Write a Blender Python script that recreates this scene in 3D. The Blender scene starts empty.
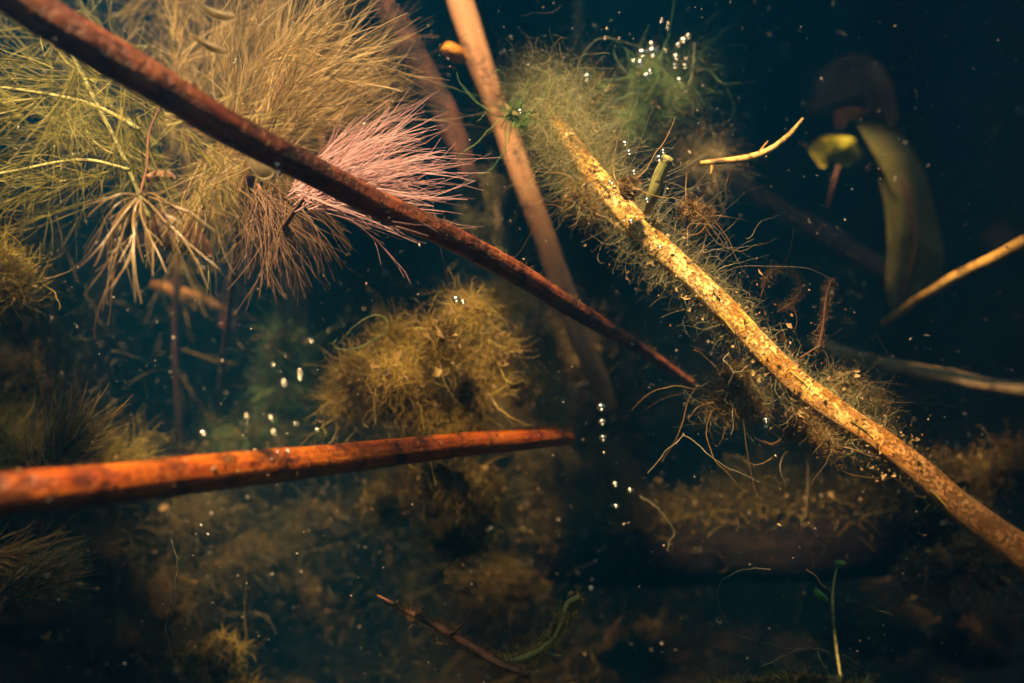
import bpy, math
import numpy as np
from mathutils import Vector, noise as mnoise

# ------------------------------------------------------------------ camera, world, sun, exposure
scene = bpy.context.scene
COL = scene.collection
rng = np.random.default_rng(11)
R = math.radians
FOVW = 0.72                      # frame width / distance (50 mm on 36 mm)
W, H = 1024.0, 683.0

cam_d = bpy.data.cameras.new("camera"); cam = bpy.data.objects.new("camera", cam_d); COL.objects.link(cam)
cam_d.lens = 50; cam_d.sensor_width = 36; cam_d.clip_start = 0.01; cam_d.clip_end = 60
cam.location = (0, 0, 0); cam.rotation_euler = (R(90), 0, 0)
cam_d.dof.use_dof = True; cam_d.dof.focus_distance = 0.76; cam_d.dof.aperture_fstop = 5.0
scene.camera = cam

SUN_DIR = Vector((-0.20, -0.56, 0.80)).normalized()       # from the scene towards the sun
elev = math.asin(SUN_DIR.z); azim = math.atan2(SUN_DIR.x, SUN_DIR.y)
world = bpy.data.worlds.new("World"); scene.world = world; world.use_nodes = True
wn = world.node_tree.nodes; wl = world.node_tree.links
bg = wn["Background"]; sky = wn.new("ShaderNodeTexSky"); sky.sky_type = 'NISHITA'; sky.sun_disc = False
sky.sun_elevation = elev; sky.sun_rotation = azim
wl.new(sky.outputs[0], bg.inputs[0]); bg.inputs[1].default_value = 0.14
sun_d = bpy.data.lights.new("sun", 'SUN'); sun_d.energy = 5.0; sun_d.angle = R(3.0); sun_d.color = (1.0, 0.93, 0.82)
sun = bpy.data.objects.new("sun", sun_d); COL.objects.link(sun)
sun.rotation_euler = SUN_DIR.to_track_quat('Z', 'Y').to_euler(); sun.location = (0, -1, 3)

scene.view_settings.view_transform = 'Standard'; scene.view_settings.look = 'None'
scene.view_settings.gamma = 1; scene.view_settings.use_curve_mapping = False
scene.view_settings.exposure = 3.05
scene.render.engine = 'CYCLES'
cy = scene.cycles
cy.max_bounces = 3; cy.diffuse_bounces = 2; cy.glossy_bounces = 1; cy.transmission_bounces = 2
cy.transparent_max_bounces = 20; cy.volume_bounces = 0
cy.use_denoising = True; cy.sample_clamp_indirect = 3.0
cy.caustics_reflective = False; cy.caustics_refractive = False
SURFACE = 0.80                   # height of the water's surface above the camera

# ------------------------------------------------------------------ helpers
def px(d): return FOVW * d / W                           # metres per pixel at distance d
def at(x, y, d): return np.array([(x - 512) * px(d), d, -(y - 341.5) * px(d)])

def tag(o, label=None, cat=None, group=None, kind=None):
    if label: o["label"] = label
    if cat: o["category"] = cat
    if group: o["group"] = group
    if kind: o["kind"] = kind
    return o

def empty(name, loc, label, cat, group=None):
    o = bpy.data.objects.new(name, None); COL.objects.link(o); o.location = Vector(loc); o.empty_display_size = 0.02
    return tag(o, label, cat, group)

def mesh_obj(name, verts, faces, mat, parent=None, attrs=None, smooth=True):
    """faces: list of int arrays (M,3)/(M,4). attrs: {name: (type, array)} on points. Verts in world space."""
    verts = np.asarray(verts, float)
    if parent is not None: verts = verts - np.array(wloc(parent))
    me = bpy.data.meshes.new(name)
    loops = []; tot = []
    for f in faces:
        f = np.asarray(f, np.int32)
        if len(f) == 0: continue
        loops.append(f.ravel()); tot.append(np.full(len(f), f.shape[1], np.int32))
    loops = np.concatenate(loops); tot = np.concatenate(tot)
    me.vertices.add(len(verts)); me.vertices.foreach_set("co", verts.astype(np.float32).ravel())
    me.loops.add(len(loops)); me.loops.foreach_set("vertex_index", loops)
    me.polygons.add(len(tot)); st = np.zeros(len(tot), np.int32); st[1:] = np.cumsum(tot)[:-1]
    me.polygons.foreach_set("loop_start", st); me.polygons.foreach_set("loop_total", tot)
    me.polygons.foreach_set("use_smooth", np.full(len(tot), smooth))
    for k, (t, a) in (attrs or {}).items():
        at_ = me.attributes.new(k, t, 'POINT')
        at_.data.foreach_set("value" if t == 'FLOAT' else "vector", np.asarray(a, np.float32).ravel())
    me.update(calc_edges=True); me.validate()
    me.materials.append(mat)
    o = bpy.data.objects.new(name, me); COL.objects.link(o)
    if parent is not None: o.parent = parent
    return o

def wloc(o):
    v = Vector(o.location)
    while o.parent: o = o.parent; v = v + Vector(o.location)
    return v

def nrm(v):
    v = np.asarray(v, float); return v / (np.linalg.norm(v, axis=-1, keepdims=True) + 1e-12)

def crom(P, n):
    P = np.asarray(P, float)
    P = np.vstack([2 * P[0] - P[1], P, 2 * P[-1] - P[-2]]); m = len(P) - 3
    t = np.linspace(0, m, n); i = np.minimum(t.astype(int), m - 1); f = (t - i)[:, None]
    a, b, c, d = P[i], P[i + 1], P[i + 2], P[i + 3]
    return 0.5 * (2 * b + (c - a) * f + (2 * a - 5 * b + 4 * c - d) * f * f + (3 * b - 3 * c + d - a) * f ** 3)

def frames(P):
    T = nrm(np.gradient(P, axis=0)); up = np.array([0.13, 0.2, 0.97]) if abs(T.mean(0)[2]) < 0.9 else np.array([1.0, 0.1, 0])
    A = nrm(np.cross(T, up)); B = np.cross(T, A); return T, A, B

def tube(name, P, rad, mat, parent=None, sides=16, rough=0.06, freq=40, seed=0, flat=1.0, ragged=0.0, ridge=0.0):
    """A stem: rings along P, bumpy, with closed ends."""
    n = len(P); T, A, B = frames(P); L = np.concatenate([[0], np.cumsum(np.linalg.norm(np.diff(P, axis=0), axis=1))])
    ang = np.linspace(0, 2 * math.pi, sides, endpoint=False)
    V = np.zeros((n, sides, 3)); TC = np.zeros((n, sides, 3))
    for i in range(n):
        for j, a in enumerate(ang):
            q = Vector((math.cos(a) * rad[i] * freq, math.sin(a) * rad[i] * freq, L[i] * freq * 0.25 + seed * 7.3))
            r = rad[i] * (1 + rough * mnoise.noise(q) * 2 + rough * mnoise.noise(q * 3.1) + ridge * math.sin(a * 7 + 3 * mnoise.noise(q)))
            V[i, j] = P[i] + A[i] * math.cos(a) * r + B[i] * math.sin(a) * r * flat
            TC[i, j] = (math.cos(a) * rad[i], math.sin(a) * rad[i], L[i] + seed * 0.37)
    if ragged:
        for e, s in ((0, -1), (n - 1, 1)):
            V[e] += T[e] * s * (ragged * rad[e] * np.abs(np.random.default_rng(seed + e).normal(size=(sides, 1))))
    idx = np.arange(n * sides).reshape(n, sides)
    q = np.stack([idx[:-1], np.roll(idx[:-1], -1, 1), np.roll(idx[1:], -1, 1), idx[1:]], -1).reshape(-1, 4)
    verts = np.vstack([V.reshape(-1, 3), P[0] + T[0] * rad[0] * .25, P[-1] - T[-1] * rad[-1] * .25]); c0 = n * sides
    t0 = np.stack([np.roll(idx[0], -1), idx[0], np.full(sides, c0)], -1); t1 = np.stack([idx[-1], np.roll(idx[-1], -1), np.full(sides, c0 + 1)], -1)
    TCf = np.vstack([TC.reshape(-1, 3), [[0, 0, seed * .37]], [[0, 0, L[-1] + seed * .37]]])
    return mesh_obj(name, verts, [q, np.vstack([t0, t1])], mat, parent, {"tc": ('FLOAT_VECTOR', TCf)})

def pxpath(pts, n):
    """pts: (x, y, distance, width in pixels) -> world path and radii."""
    P = crom([at(x, y, d) for x, y, d, w in pts], n)
    r = crom([[w * 0.5 * px(d), 0, 0] for x, y, d, w in pts], n)[:, 0]
    return P, np.maximum(r, 1e-4)

class Fil:
    """Collects thin strands and builds them as one mesh of three- or four-sided tapering tubes."""
    def __init__(s): s.g = {}
    def add(s, P, r0, r1, tint):                          # P (N,K,3)
        P = np.asarray(P, float)
        if P.ndim == 2: P = P[None]
        N, K = P.shape[:2]
        r0 = np.broadcast_to(np.asarray(r0, float), (N,)); r1 = np.broadcast_to(np.asarray(r1, float), (N,))
        tint = np.broadcast_to(np.asarray(tint, float), (N,))
        s.g.setdefault(K, []).append((P, r0, r1, tint)); return s
    def build(s, name, mat, parent=None, sides=3, stuff=True):
        VV = []; FF = []; TT = []; o = 0
        for K, lst in s.g.items():
            P = np.concatenate([l[0] for l in lst]); r0 = np.concatenate([l[1] for l in lst]); r1 = np.concatenate([l[2] for l in lst])
            t = np.concatenate([l[3] for l in lst]); N = len(P)
            T = nrm(np.gradient(P, axis=1)); ref = nrm(rng.normal(size=(N, 1, 3)))
            A = nrm(np.cross(T, np.broadcast_to(ref, T.shape))); B = np.cross(T, A)
            u = np.linspace(0, 1, K)[None, :]; rr = r0[:, None] * (1 - u) + r1[:, None] * u
            ang = np.arange(sides) * 2 * math.pi / sides + .6
            V = P[:, :, None, :] + rr[:, :, None, None] * (np.cos(ang)[None, None, :, None] * A[:, :, None, :] + np.sin(ang)[None, None, :, None] * B[:, :, None, :])
            idx = np.arange(N * K * sides).reshape(N, K, sides) + o
            q = np.stack([idx[:, :-1], np.roll(idx[:, :-1], -1, 2), np.roll(idx[:, 1:], -1, 2), idx[:, 1:]], -1)
            q = (q[:, :, :1] if sides == 2 else q).reshape(-1, 4)
            VV.append(V.reshape(-1, 3)); FF.append(q); TT.append(np.repeat(t, K * sides)); o += N * K * sides
        ob = mesh_obj(name, np.vstack(VV), [np.vstack(FF)], mat, parent, {"tint": ('FLOAT', np.concatenate(TT))})
        if stuff: ob["kind"] = "stuff"
        return ob

def walk(S, D, length, K=8, wob=0.15, curv=0.0, sag=(0, 0, 0)):
    """Curling strands from S along D."""
    S = np.asarray(S, float); N = len(S); D = nrm(np.broadcast_to(D, S.shape)); step = np.broadcast_to(np.asarray(length, float), (N,))[:, None] / (K - 1)
    ax = nrm(rng.normal(size=(N, 3))); c = (rng.normal(size=(N, 1)) * curv); out = [S]; p = S.copy(); d = D.copy()
    for k in range(K - 1):
        d = nrm(d + c * np.cross(ax, d) + wob * rng.normal(size=(N, 3)) + np.asarray(sag))
        p = p + d * step; out.append(p)
    return np.stack(out, 1)

def flakes(name, C, size, mat, parent=None, stuff=True):
    """Small bent scraps (two triangles each) at the points C."""
    N = len(C); a = nrm(rng.normal(size=(N, 3))); b = nrm(np.cross(a, rng.normal(size=(N, 3)))); n = np.cross(a, b)
    s = (size * rng.lognormal(0, .5, N))[:, None]; e = rng.uniform(.3, .9, (N, 1))
    V = np.stack([C - a * s, C - b * s * e + n * s * .4, C + a * s, C + b * s * e + n * s * .3], 1).reshape(-1, 3)
    i = np.arange(N)[:, None] * 4
    F = np.vstack([i + [[0, 1, 2]], i + [[0, 2, 3]]])
    o = mesh_obj(name, V, [F], mat, parent, {"tint": ('FLOAT', np.repeat(rng.uniform(0, 1, N), 4))}, smooth=False)
    if stuff: o["kind"] = "stuff"
    return o

# icosphere template
import bmesh
def ico(sub):
    bm = bmesh.new(); bmesh.ops.create_icosphere(bm, subdivisions=sub, radius=1)
    v = np.array([p.co[:] for p in bm.verts]); f = np.array([[q.index for q in t.verts] for t in bm.faces]); bm.free(); return v, f
ICO = {k: ico(k) for k in (1, 2, 3, 4, 5)}

def blob(name, c, rx, ry, rz, mat, parent=None, sub=4, amp=0.35, freq=2.2, seed=0):
    v, f = ICO[sub]; out = []
    for p in v:
        q = Vector(p) * freq + Vector((seed * 3.1, seed * 1.7, 0))
        r = 1 + amp * mnoise.fractal(q, 1.0, 2.1, 5)
        out.append((p[0] * rx * r, p[1] * ry * r, p[2] * rz * r))
    V = np.array(out) + c
    return mesh_obj(name, V, [f], mat, parent, {"tc": ('FLOAT_VECTOR', np.array(out) + seed)})

# ------------------------------------------------------------------ materials
def nt(name):
    m = bpy.data.materials.new(name); m.use_nodes = True; t = m.node_tree
    return m, t, t.nodes, t.links, t.nodes["Principled BSDF"]

def ramp(n, stops):
    r = n.new("ShaderNodeValToRGB"); e = r.color_ramp.elements
    while len(e) > 1: e.remove(e[-1])
    e[0].position = stops[0][0]; e[0].color = (*stops[0][1], 1)
    for p, c in stops[1:]:
        q = e.new(p); q.color = (*c, 1)
    return r

def bark(name, stops, spot=(0.02, 0.012, 0.008), spot_at=0.62, spot_scale=120, grain=(220, 220, 14), rough=0.55, bump=0.5, spec=0.4, soft=0.06, patch=None, stain=None):
    m, t, n, l, b = nt(name)
    a = n.new("ShaderNodeAttribute"); a.attribute_name = "tc"
    mp = n.new("ShaderNodeMapping"); mp.inputs["Scale"].default_value = grain; l.new(a.outputs["Vector"], mp.inputs["Vector"])
    n1 = n.new("ShaderNodeTexNoise"); n1.inputs["Scale"].default_value = 1.0; n1.inputs["Detail"].default_value = 7; n1.inputs["Roughness"].default_value = .65
    l.new(mp.outputs[0], n1.inputs["Vector"])
    rp = ramp(n, stops); l.new(n1.outputs["Fac"], rp.inputs[0])
    n2 = n.new("ShaderNodeTexNoise"); n2.inputs["Scale"].default_value = spot_scale; n2.inputs["Detail"].default_value = 5; n2.inputs["Roughness"].default_value = .7
    l.new(a.outputs["Vector"], n2.inputs["Vector"])
    n3 = n.new("ShaderNodeTexNoise"); n3.inputs["Scale"].default_value = spot_scale * .22; n3.inputs["Detail"].default_value = 2
    l.new(a.outputs["Vector"], n3.inputs["Vector"])
    ad = n.new("ShaderNodeMath"); ad.operation = 'MULTIPLY_ADD'; ad.inputs[1].default_value = .36; l.new(n3.outputs["Fac"], ad.inputs[0])
    m5 = n.new("ShaderNodeMath"); m5.operation = 'MULTIPLY'; m5.inputs[1].default_value = .74; l.new(n2.outputs["Fac"], m5.inputs[0]); l.new(m5.outputs[0], ad.inputs[2])
    if patch:
        n4 = n.new("ShaderNodeTexNoise"); n4.inputs["Scale"].default_value = patch[1]; n4.inputs["Detail"].default_value = 6; n4.inputs["Roughness"].default_value = .7; l.new(mp.outputs[0] if patch[2] else a.outputs["Vector"], n4.inputs["Vector"])
        pr = n.new("ShaderNodeMapRange"); pr.inputs["From Min"].default_value = .42; pr.inputs["From Max"].default_value = .7; l.new(n4.outputs["Fac"], pr.inputs["Value"])
        px_ = n.new("ShaderNodeMix"); px_.data_type = 'RGBA'; l.new(pr.outputs[0], px_.inputs[0]); l.new(rp.outputs[0], px_.inputs[6]); px_.inputs[7].default_value = (*patch[0], 1); rp_out = px_.outputs[2]
    else: rp_out = rp.outputs[0]
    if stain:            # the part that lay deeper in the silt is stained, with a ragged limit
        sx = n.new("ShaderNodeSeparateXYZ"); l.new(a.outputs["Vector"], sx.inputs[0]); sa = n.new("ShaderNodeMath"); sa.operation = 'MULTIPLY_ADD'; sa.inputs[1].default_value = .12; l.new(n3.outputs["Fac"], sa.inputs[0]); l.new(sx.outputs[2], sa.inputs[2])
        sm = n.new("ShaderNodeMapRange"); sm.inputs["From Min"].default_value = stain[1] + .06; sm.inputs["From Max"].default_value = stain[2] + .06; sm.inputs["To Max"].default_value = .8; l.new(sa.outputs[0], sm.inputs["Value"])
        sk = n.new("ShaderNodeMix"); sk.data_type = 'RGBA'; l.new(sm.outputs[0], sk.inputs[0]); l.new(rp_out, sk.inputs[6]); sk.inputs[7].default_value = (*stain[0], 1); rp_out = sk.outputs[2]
    sr = n.new("ShaderNodeMapRange"); sr.inputs["From Min"].default_value = spot_at - soft; sr.inputs["From Max"].default_value = spot_at + soft
    l.new(ad.outputs[0], sr.inputs["Value"])
    mx = n.new("ShaderNodeMix"); mx.data_type = 'RGBA'; l.new(sr.outputs[0], mx.inputs[0]); l.new(rp_out, mx.inputs[6]); mx.inputs[7].default_value = (*spot, 1)
    l.new(mx.outputs[2], b.inputs["Base Color"])
    b.inputs["Roughness"].default_value = rough; b.inputs["Specular IOR Level"].default_value = spec
    bm_ = n.new("ShaderNodeBump"); bm_.inputs["Strength"].default_value = bump; bm_.inputs["Distance"].default_value = .0012
    su = n.new("ShaderNodeMath"); su.operation = 'SUBTRACT'; l.new(n1.outputs["Fac"], su.inputs[0]); l.new(sr.outputs[0], su.inputs[1])
    l.new(su.outputs[0], bm_.inputs["Height"]); l.new(bm_.outputs[0], b.inputs["Normal"])
    return m

def filmat(name, stops, trans=0.35, rough=0.45, spec=0.4, clear=0.0):
    m, t, n, l, b = nt(name)
    a = n.new("ShaderNodeAttribute"); a.attribute_name = "tint"; rp = ramp(n, stops); l.new(a.outputs["Fac"], rp.inputs[0])
    l.new(rp.outputs[0], b.inputs["Base Color"]); b.inputs["Roughness"].default_value = rough; b.inputs["Specular IOR Level"].default_value = spec
    tr = n.new("ShaderNodeBsdfTranslucent"); l.new(rp.outputs[0], tr.inputs[0])
    mx = n.new("ShaderNodeMixShader"); mx.inputs[0].default_value = trans
    l.new(b.outputs[0], mx.inputs[1]); l.new(tr.outputs[0], mx.inputs[2]); o_ = mx.outputs[0]
    if clear:            # thin tissue lets part of the light straight through
        tp_ = n.new("ShaderNodeBsdfTransparent"); m2 = n.new("ShaderNodeMixShader"); m2.inputs[0].default_value = clear; l.new(o_, m2.inputs[1]); l.new(tp_.outputs[0], m2.inputs[2]); o_ = m2.outputs[0]
    l.new(o_, n["Material Output"].inputs[0])
    return m

def leafmat(name, stops, scale=60, trans=0.4, rough=0.5, bump=.4):
    m, t, n, l, b = nt(name)
    tc = n.new("ShaderNodeTexCoord"); nz = n.new("ShaderNodeTexNoise"); nz.inputs["Scale"].default_value = scale; nz.inputs["Detail"].default_value = 6; nz.inputs["Roughness"].default_value = .65
    l.new(tc.outputs["Object"], nz.inputs["Vector"]); rp = ramp(n, stops); l.new(nz.outputs["Fac"], rp.inputs[0])
    l.new(rp.outputs[0], b.inputs["Base Color"]); b.inputs["Roughness"].default_value = rough
    bp = n.new("ShaderNodeBump"); bp.inputs["Strength"].default_value = bump; bp.inputs["Distance"].default_value = .001; l.new(nz.outputs["Fac"], bp.inputs["Height"]); l.new(bp.outputs[0], b.inputs["Normal"])
    tr = n.new("ShaderNodeBsdfTranslucent"); l.new(rp.outputs[0], tr.inputs[0]); mx = n.new("ShaderNodeMixShader"); mx.inputs[0].default_value = trans
    l.new(b.outputs[0], mx.inputs[1]); l.new(tr.outputs[0], mx.inputs[2]); l.new(mx.outputs[0], n["Material Output"].inputs[0])
    return m

M = {}
M['darkred'] = bark("dark_red_stem", [(.3, (.018, .006, .005)), (.45, (.10, .02, .011)), (.55, (.22, .048, .02)), (.68, (.36, .11, .045))], spot=(.012, .006, .005), spot_at=.575, spot_scale=70, soft=.09, patch=((.32, .105, .028), 26, False), grain=(330, 330, 14), bump=1.4, rough=.42, spec=.5)
M['orange'] = bark("orange_red_stem", [(.3, (.06, .008, .003)), (.44, (.22, .032, .002)), (.55, (.38, .085, .003)), (.7, (.52, .20, .02))], spot=(.02, .008, .005), spot_at=.59, spot_scale=60, soft=.08, patch=((.44, .12, .006), 22, False), grain=(330, 330, 7), bump=.8, rough=.38, spec=.5)
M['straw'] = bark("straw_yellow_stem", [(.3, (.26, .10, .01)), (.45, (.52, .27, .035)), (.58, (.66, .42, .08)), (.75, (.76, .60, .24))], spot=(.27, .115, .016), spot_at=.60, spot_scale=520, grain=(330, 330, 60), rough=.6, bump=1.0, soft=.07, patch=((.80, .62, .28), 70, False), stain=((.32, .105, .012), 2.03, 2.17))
M['salmon'] = bark("salmon_stem", [(.25, (.22, .10, .055)), (.5, (.42, .22, .12)), (.75, (.55, .33, .19))], spot=(.10, .05, .03), spot_at=.64, grain=(160, 160, 10), rough=.6)
M['brown'] = bark("brown_stem", [(.25, (.05, .02, .012)), (.5, (.14, .06, .035)), (.75, (.24, .12, .07))], spot=(.03, .015, .01), spot_at=.62, rough=.65)
M['greybrown'] = bark("grey_brown_stem", [(.25, (.10, .075, .045)), (.5, (.24, .18, .11)), (.75, (.36, .29, .18))], spot=(.06, .04, .025), spot_at=.62, rough=.65)
M['plum'] = bark("plum_stem", [(.25, (.07, .022, .02)), (.5, (.16, .06, .05)), (.75, (.24, .11, .08))], spot=(.04, .015, .012), spot_at=.64)
M['rust'] = bark("rust_brown_stem", [(.3, (.02, .008, .005)), (.48, (.07, .024, .011)), (.7, (.17, .06, .026))], spot=(.012, .006, .005), spot_at=.58, rough=.7, bump=1.2)
M['ochre'] = bark("ochre_stem", [(.25, (.28, .14, .03)), (.5, (.45, .27, .07)), (.75, (.6, .42, .15))], spot=(.06, .035, .012), spot_at=.6, spot_scale=160)
M['brownochre'] = bark("brown_ochre_stem", [(.3, (.06, .025, .008)), (.5, (.16, .07, .018)), (.75, (.28, .14, .035))], spot=(.04, .02, .008), spot_at=.58, patch=((.55, .26, .04), 20, False))  # brown bark with orange patches from noise
M['logbark'] = bark("waterlogged_bark", rough=.95, spec=.05, stops= [(.25, (.003, .0025, .002)), (.5, (.007, .005, .004)), (.75, (.014, .010, .007))], spot=(.004, .003, .003), spot_at=.6)
M['mossy'] = bark("mossy_shoot", [(.25, (.12, .13, .04)), (.5, (.26, .26, .09)), (.75, (.40, .38, .16))], spot=(.08, .06, .02), spot_at=.62, spot_scale=200, rough=.6)
M['goldmoss'] = filmat("dull_gold_moss", [(0, (.045, .035, .006)), (.5, (.13, .10, .016)), (1, (.28, .22, .045))], trans=.4)
M['pinkdim'] = filmat("rose_brown_filament", [(0, (.12, .065, .035)), (.5, (.24, .14, .08)), (1, (.40, .27, .18))], trans=.3, clear=0.35)
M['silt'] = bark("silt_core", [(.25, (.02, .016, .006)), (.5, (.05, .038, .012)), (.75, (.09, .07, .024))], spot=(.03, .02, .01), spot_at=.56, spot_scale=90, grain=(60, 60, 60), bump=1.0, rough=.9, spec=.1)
M['greenstem'] = filmat("green_stem", [(0, (.05, .10, .03)), (1, (.16, .24, .07))])
M['olive'] = filmat("olive_filament", [(0, (.14, .10, .03)), (.5, (.30, .22, .07)), (1, (.48, .36, .14))], clear=0.42)
M['tan'] = filmat("tan_filament", [(0, (.12, .075, .03)), (.5, (.35, .25, .10)), (1, (.64, .49, .26))], trans=.5, clear=0.38)
M['pink'] = filmat("rose_filament", [(0, (.34, .18, .16)), (.5, (.58, .36, .39)), (1, (.80, .58, .63))], trans=.3, clear=0.32)
M['yellowgreen'] = filmat("yellow_green_filament", [(0, (.09, .09, .016)), (.5, (.25, .225, .04)), (1, (.48, .44, .12))], trans=.5, clear=0.4)
M['cream'] = filmat("cream_filament", [(0, (.14, .09, .04)), (.7, (.30, .21, .10)), (1, (.70, .60, .40))], trans=.25, rough=.25, spec=.6)
M['fuzz'] = filmat("grey_green_algae", [(0, (.12, .13, .05)), (.5, (.26, .26, .12)), (1, (.42, .38, .20))], trans=.45, clear=0.28)
M['brownfuzz'] = filmat("brown_algae", [(0, (.09, .055, .016)), (.5, (.24, .145, .04)), (1, (.42, .27, .09))], trans=.4, clear=0.25)
M['goldfuzz'] = filmat("golden_algae", [(0, (.07, .05, .006)), (.5, (.32, .24, .03)), (1, (.66, .53, .13))], trans=.4, clear=0.18)
M['green'] = filmat("green_algae", [(0, (.04, .12, .03)), (.5, (.10, .24, .06)), (1, (.22, .38, .12))], trans=.45)
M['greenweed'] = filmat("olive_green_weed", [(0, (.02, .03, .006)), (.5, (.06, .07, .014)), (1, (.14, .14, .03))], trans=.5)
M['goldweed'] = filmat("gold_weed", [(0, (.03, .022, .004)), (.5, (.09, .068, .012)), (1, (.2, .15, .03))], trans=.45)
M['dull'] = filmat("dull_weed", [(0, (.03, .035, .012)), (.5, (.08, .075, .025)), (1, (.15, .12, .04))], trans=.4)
M['greenthread'] = filmat("green_thread", [(0, (.10, .16, .07)), (1, (.26, .34, .17))], trans=.4)
M['thread'] = filmat("pale_thread", [(0, (.22, .22, .14)), (1, (.5, .5, .36))], trans=.4, rough=.3)
M['scrap'] = filmat("detritus_scrap", [(0, (.05, .03, .012)), (.5, (.2, .13, .05)), (1, (.46, .34, .16))], trans=.35, rough=.6)
M['speck'] = filmat("drifting_speck", [(0, (.35, .33, .27)), (1, (.85, .85, .8))], trans=.4)
M['blade'] = leafmat("olive_blade", [(.3, (.05, .06, .015)), (.5, (.12, .12, .03)), (.75, (.22, .2, .055))], scale=45)
M['brownleaf'] = leafmat("brown_leaf", [(.3, (.06, .02, .012)), (.5, (.14, .055, .03)), (.75, (.24, .11, .06))], scale=60)
M['yellowleaf'] = leafmat("yellow_leaf", [(.35, (.22, .24, .02)), (.55, (.55, .5, .03)), (.75, (.75, .62, .04))], scale=70)
M['orangeleaf'] = leafmat("orange_leaf", [(.3, (.35, .12, .01)), (.55, (.6, .27, .03)), (.8, (.7, .42, .09))], scale=160)
M['roseleaf'] = leafmat("rose_leaf", [(.3, (.22, .10, .06)), (.55, (.36, .19, .12)), (.8, (.5, .3, .2))], scale=90)
M['paleleaf'] = leafmat("pale_leaf", [(.3, (.20, .16, .09)), (.55, (.34, .28, .16)), (.8, (.5, .42, .28))], scale=90, trans=.6)
M['darkleaf'] = leafmat("dark_scrap", [(.3, (.05, .035, .012)), (.6, (.14, .10, .03)), (.8, (.22, .17, .06))], scale=140)
M['greenleaf'] = leafmat("green_leaf", [(.3, (.06, .20, .03)), (.6, (.16, .38, .06)), (.8, (.3, .5, .1))], scale=150)
M['shadeleaf'] = leafmat("shade_leaf", [(.3, (.03, .06, .015)), (.6, (.06, .11, .025)), (.8, (.10, .14, .04))], scale=40, trans=.12)

m, t, n, l, b = nt("air_bubble"); M['bubble'] = m
n.remove(b)
gl = n.new("ShaderNodeBsdfGlossy"); gl.inputs["Roughness"].default_value = .22; gl.inputs["Color"].default_value = (.95, .98, 1, 1)
tp = n.new("ShaderNodeBsdfTransparent"); tp.inputs[0].default_value = (.9, .95, .95, 1)
lw = n.new("ShaderNodeLayerWeight"); lw.inputs["Blend"].default_value = .55
mr = n.new("ShaderNodeMapRange"); mr.inputs["To Min"].default_value = .35; mr.inputs["To Max"].default_value = 1.0; l.new(lw.outputs["Facing"], mr.inputs[0])
ms = n.new("ShaderNodeMixShader"); l.new(mr.outputs[0], ms.inputs[0]); l.new(tp.outputs[0], ms.inputs[1]); l.new(gl.outputs[0], ms.inputs[2]); l.new(ms.outputs[0], n["Material Output"].inputs[0])

m, t, n, l, b = nt("pond_silt"); M['bed'] = m
tc = n.new("ShaderNodeTexCoord"); nz = n.new("ShaderNodeTexNoise"); nz.inputs["Scale"].default_value = 9; nz.inputs["Detail"].default_value = 10; nz.inputs["Roughness"].default_value = .7
l.new(tc.outputs["Object"], nz.inputs["Vector"]); rp = ramp(n, [(.3, (.008, .008, .006)), (.5, (.018, .017, .012)), (.7, (.035, .03, .018))]); l.new(nz.outputs[0], rp.inputs[0]); l.new(rp.outputs[0], b.inputs["Base Color"])
b.inputs["Roughness"].default_value = .95; bp = n.new("ShaderNodeBump"); bp.inputs["Distance"].default_value = .02; l.new(nz.outputs[0], bp.inputs["Height"]); l.new(bp.outputs[0], b.inputs["Normal"])

# ------------------------------------------------------------------ pond bed, bank and the added leaf cover that shades the scene
def bed_z(x, y):
    r = math.hypot(x / 1.75, (y - 0.75) / 1.95)
    z = -0.33 + 0.04 * mnoise.fractal(Vector((x * 2.3, y * 2.3, 0)), 1, 2, 4)
    s = min(max((r - 0.62) / 0.55, 0), 1); s = s * s * (3 - 2 * s)
    return z + s * (1.27 + 0.10 * mnoise.fractal(Vector((x * 4, y * 4, 3)), 1, 2, 4))
nx, ny = 150, 160
gx = np.linspace(-2.15, 2.15, nx); gy = np.linspace(-1.6, 3.15, ny)
V = np.array([(x, y, bed_z(x, y)) for y in gy for x in gx]); idx = np.arange(nx * ny).reshape(ny, nx)
F = np.stack([idx[:-1, :-1], idx[:-1, 1:], idx[1:, 1:], idx[1:, :-1]], -1).reshape(-1, 4)
tag(mesh_obj("pond_bed_ground", V, [F], M['bed']), "dark silty pond bed rising to the bank behind", None, None, "structure")

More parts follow.
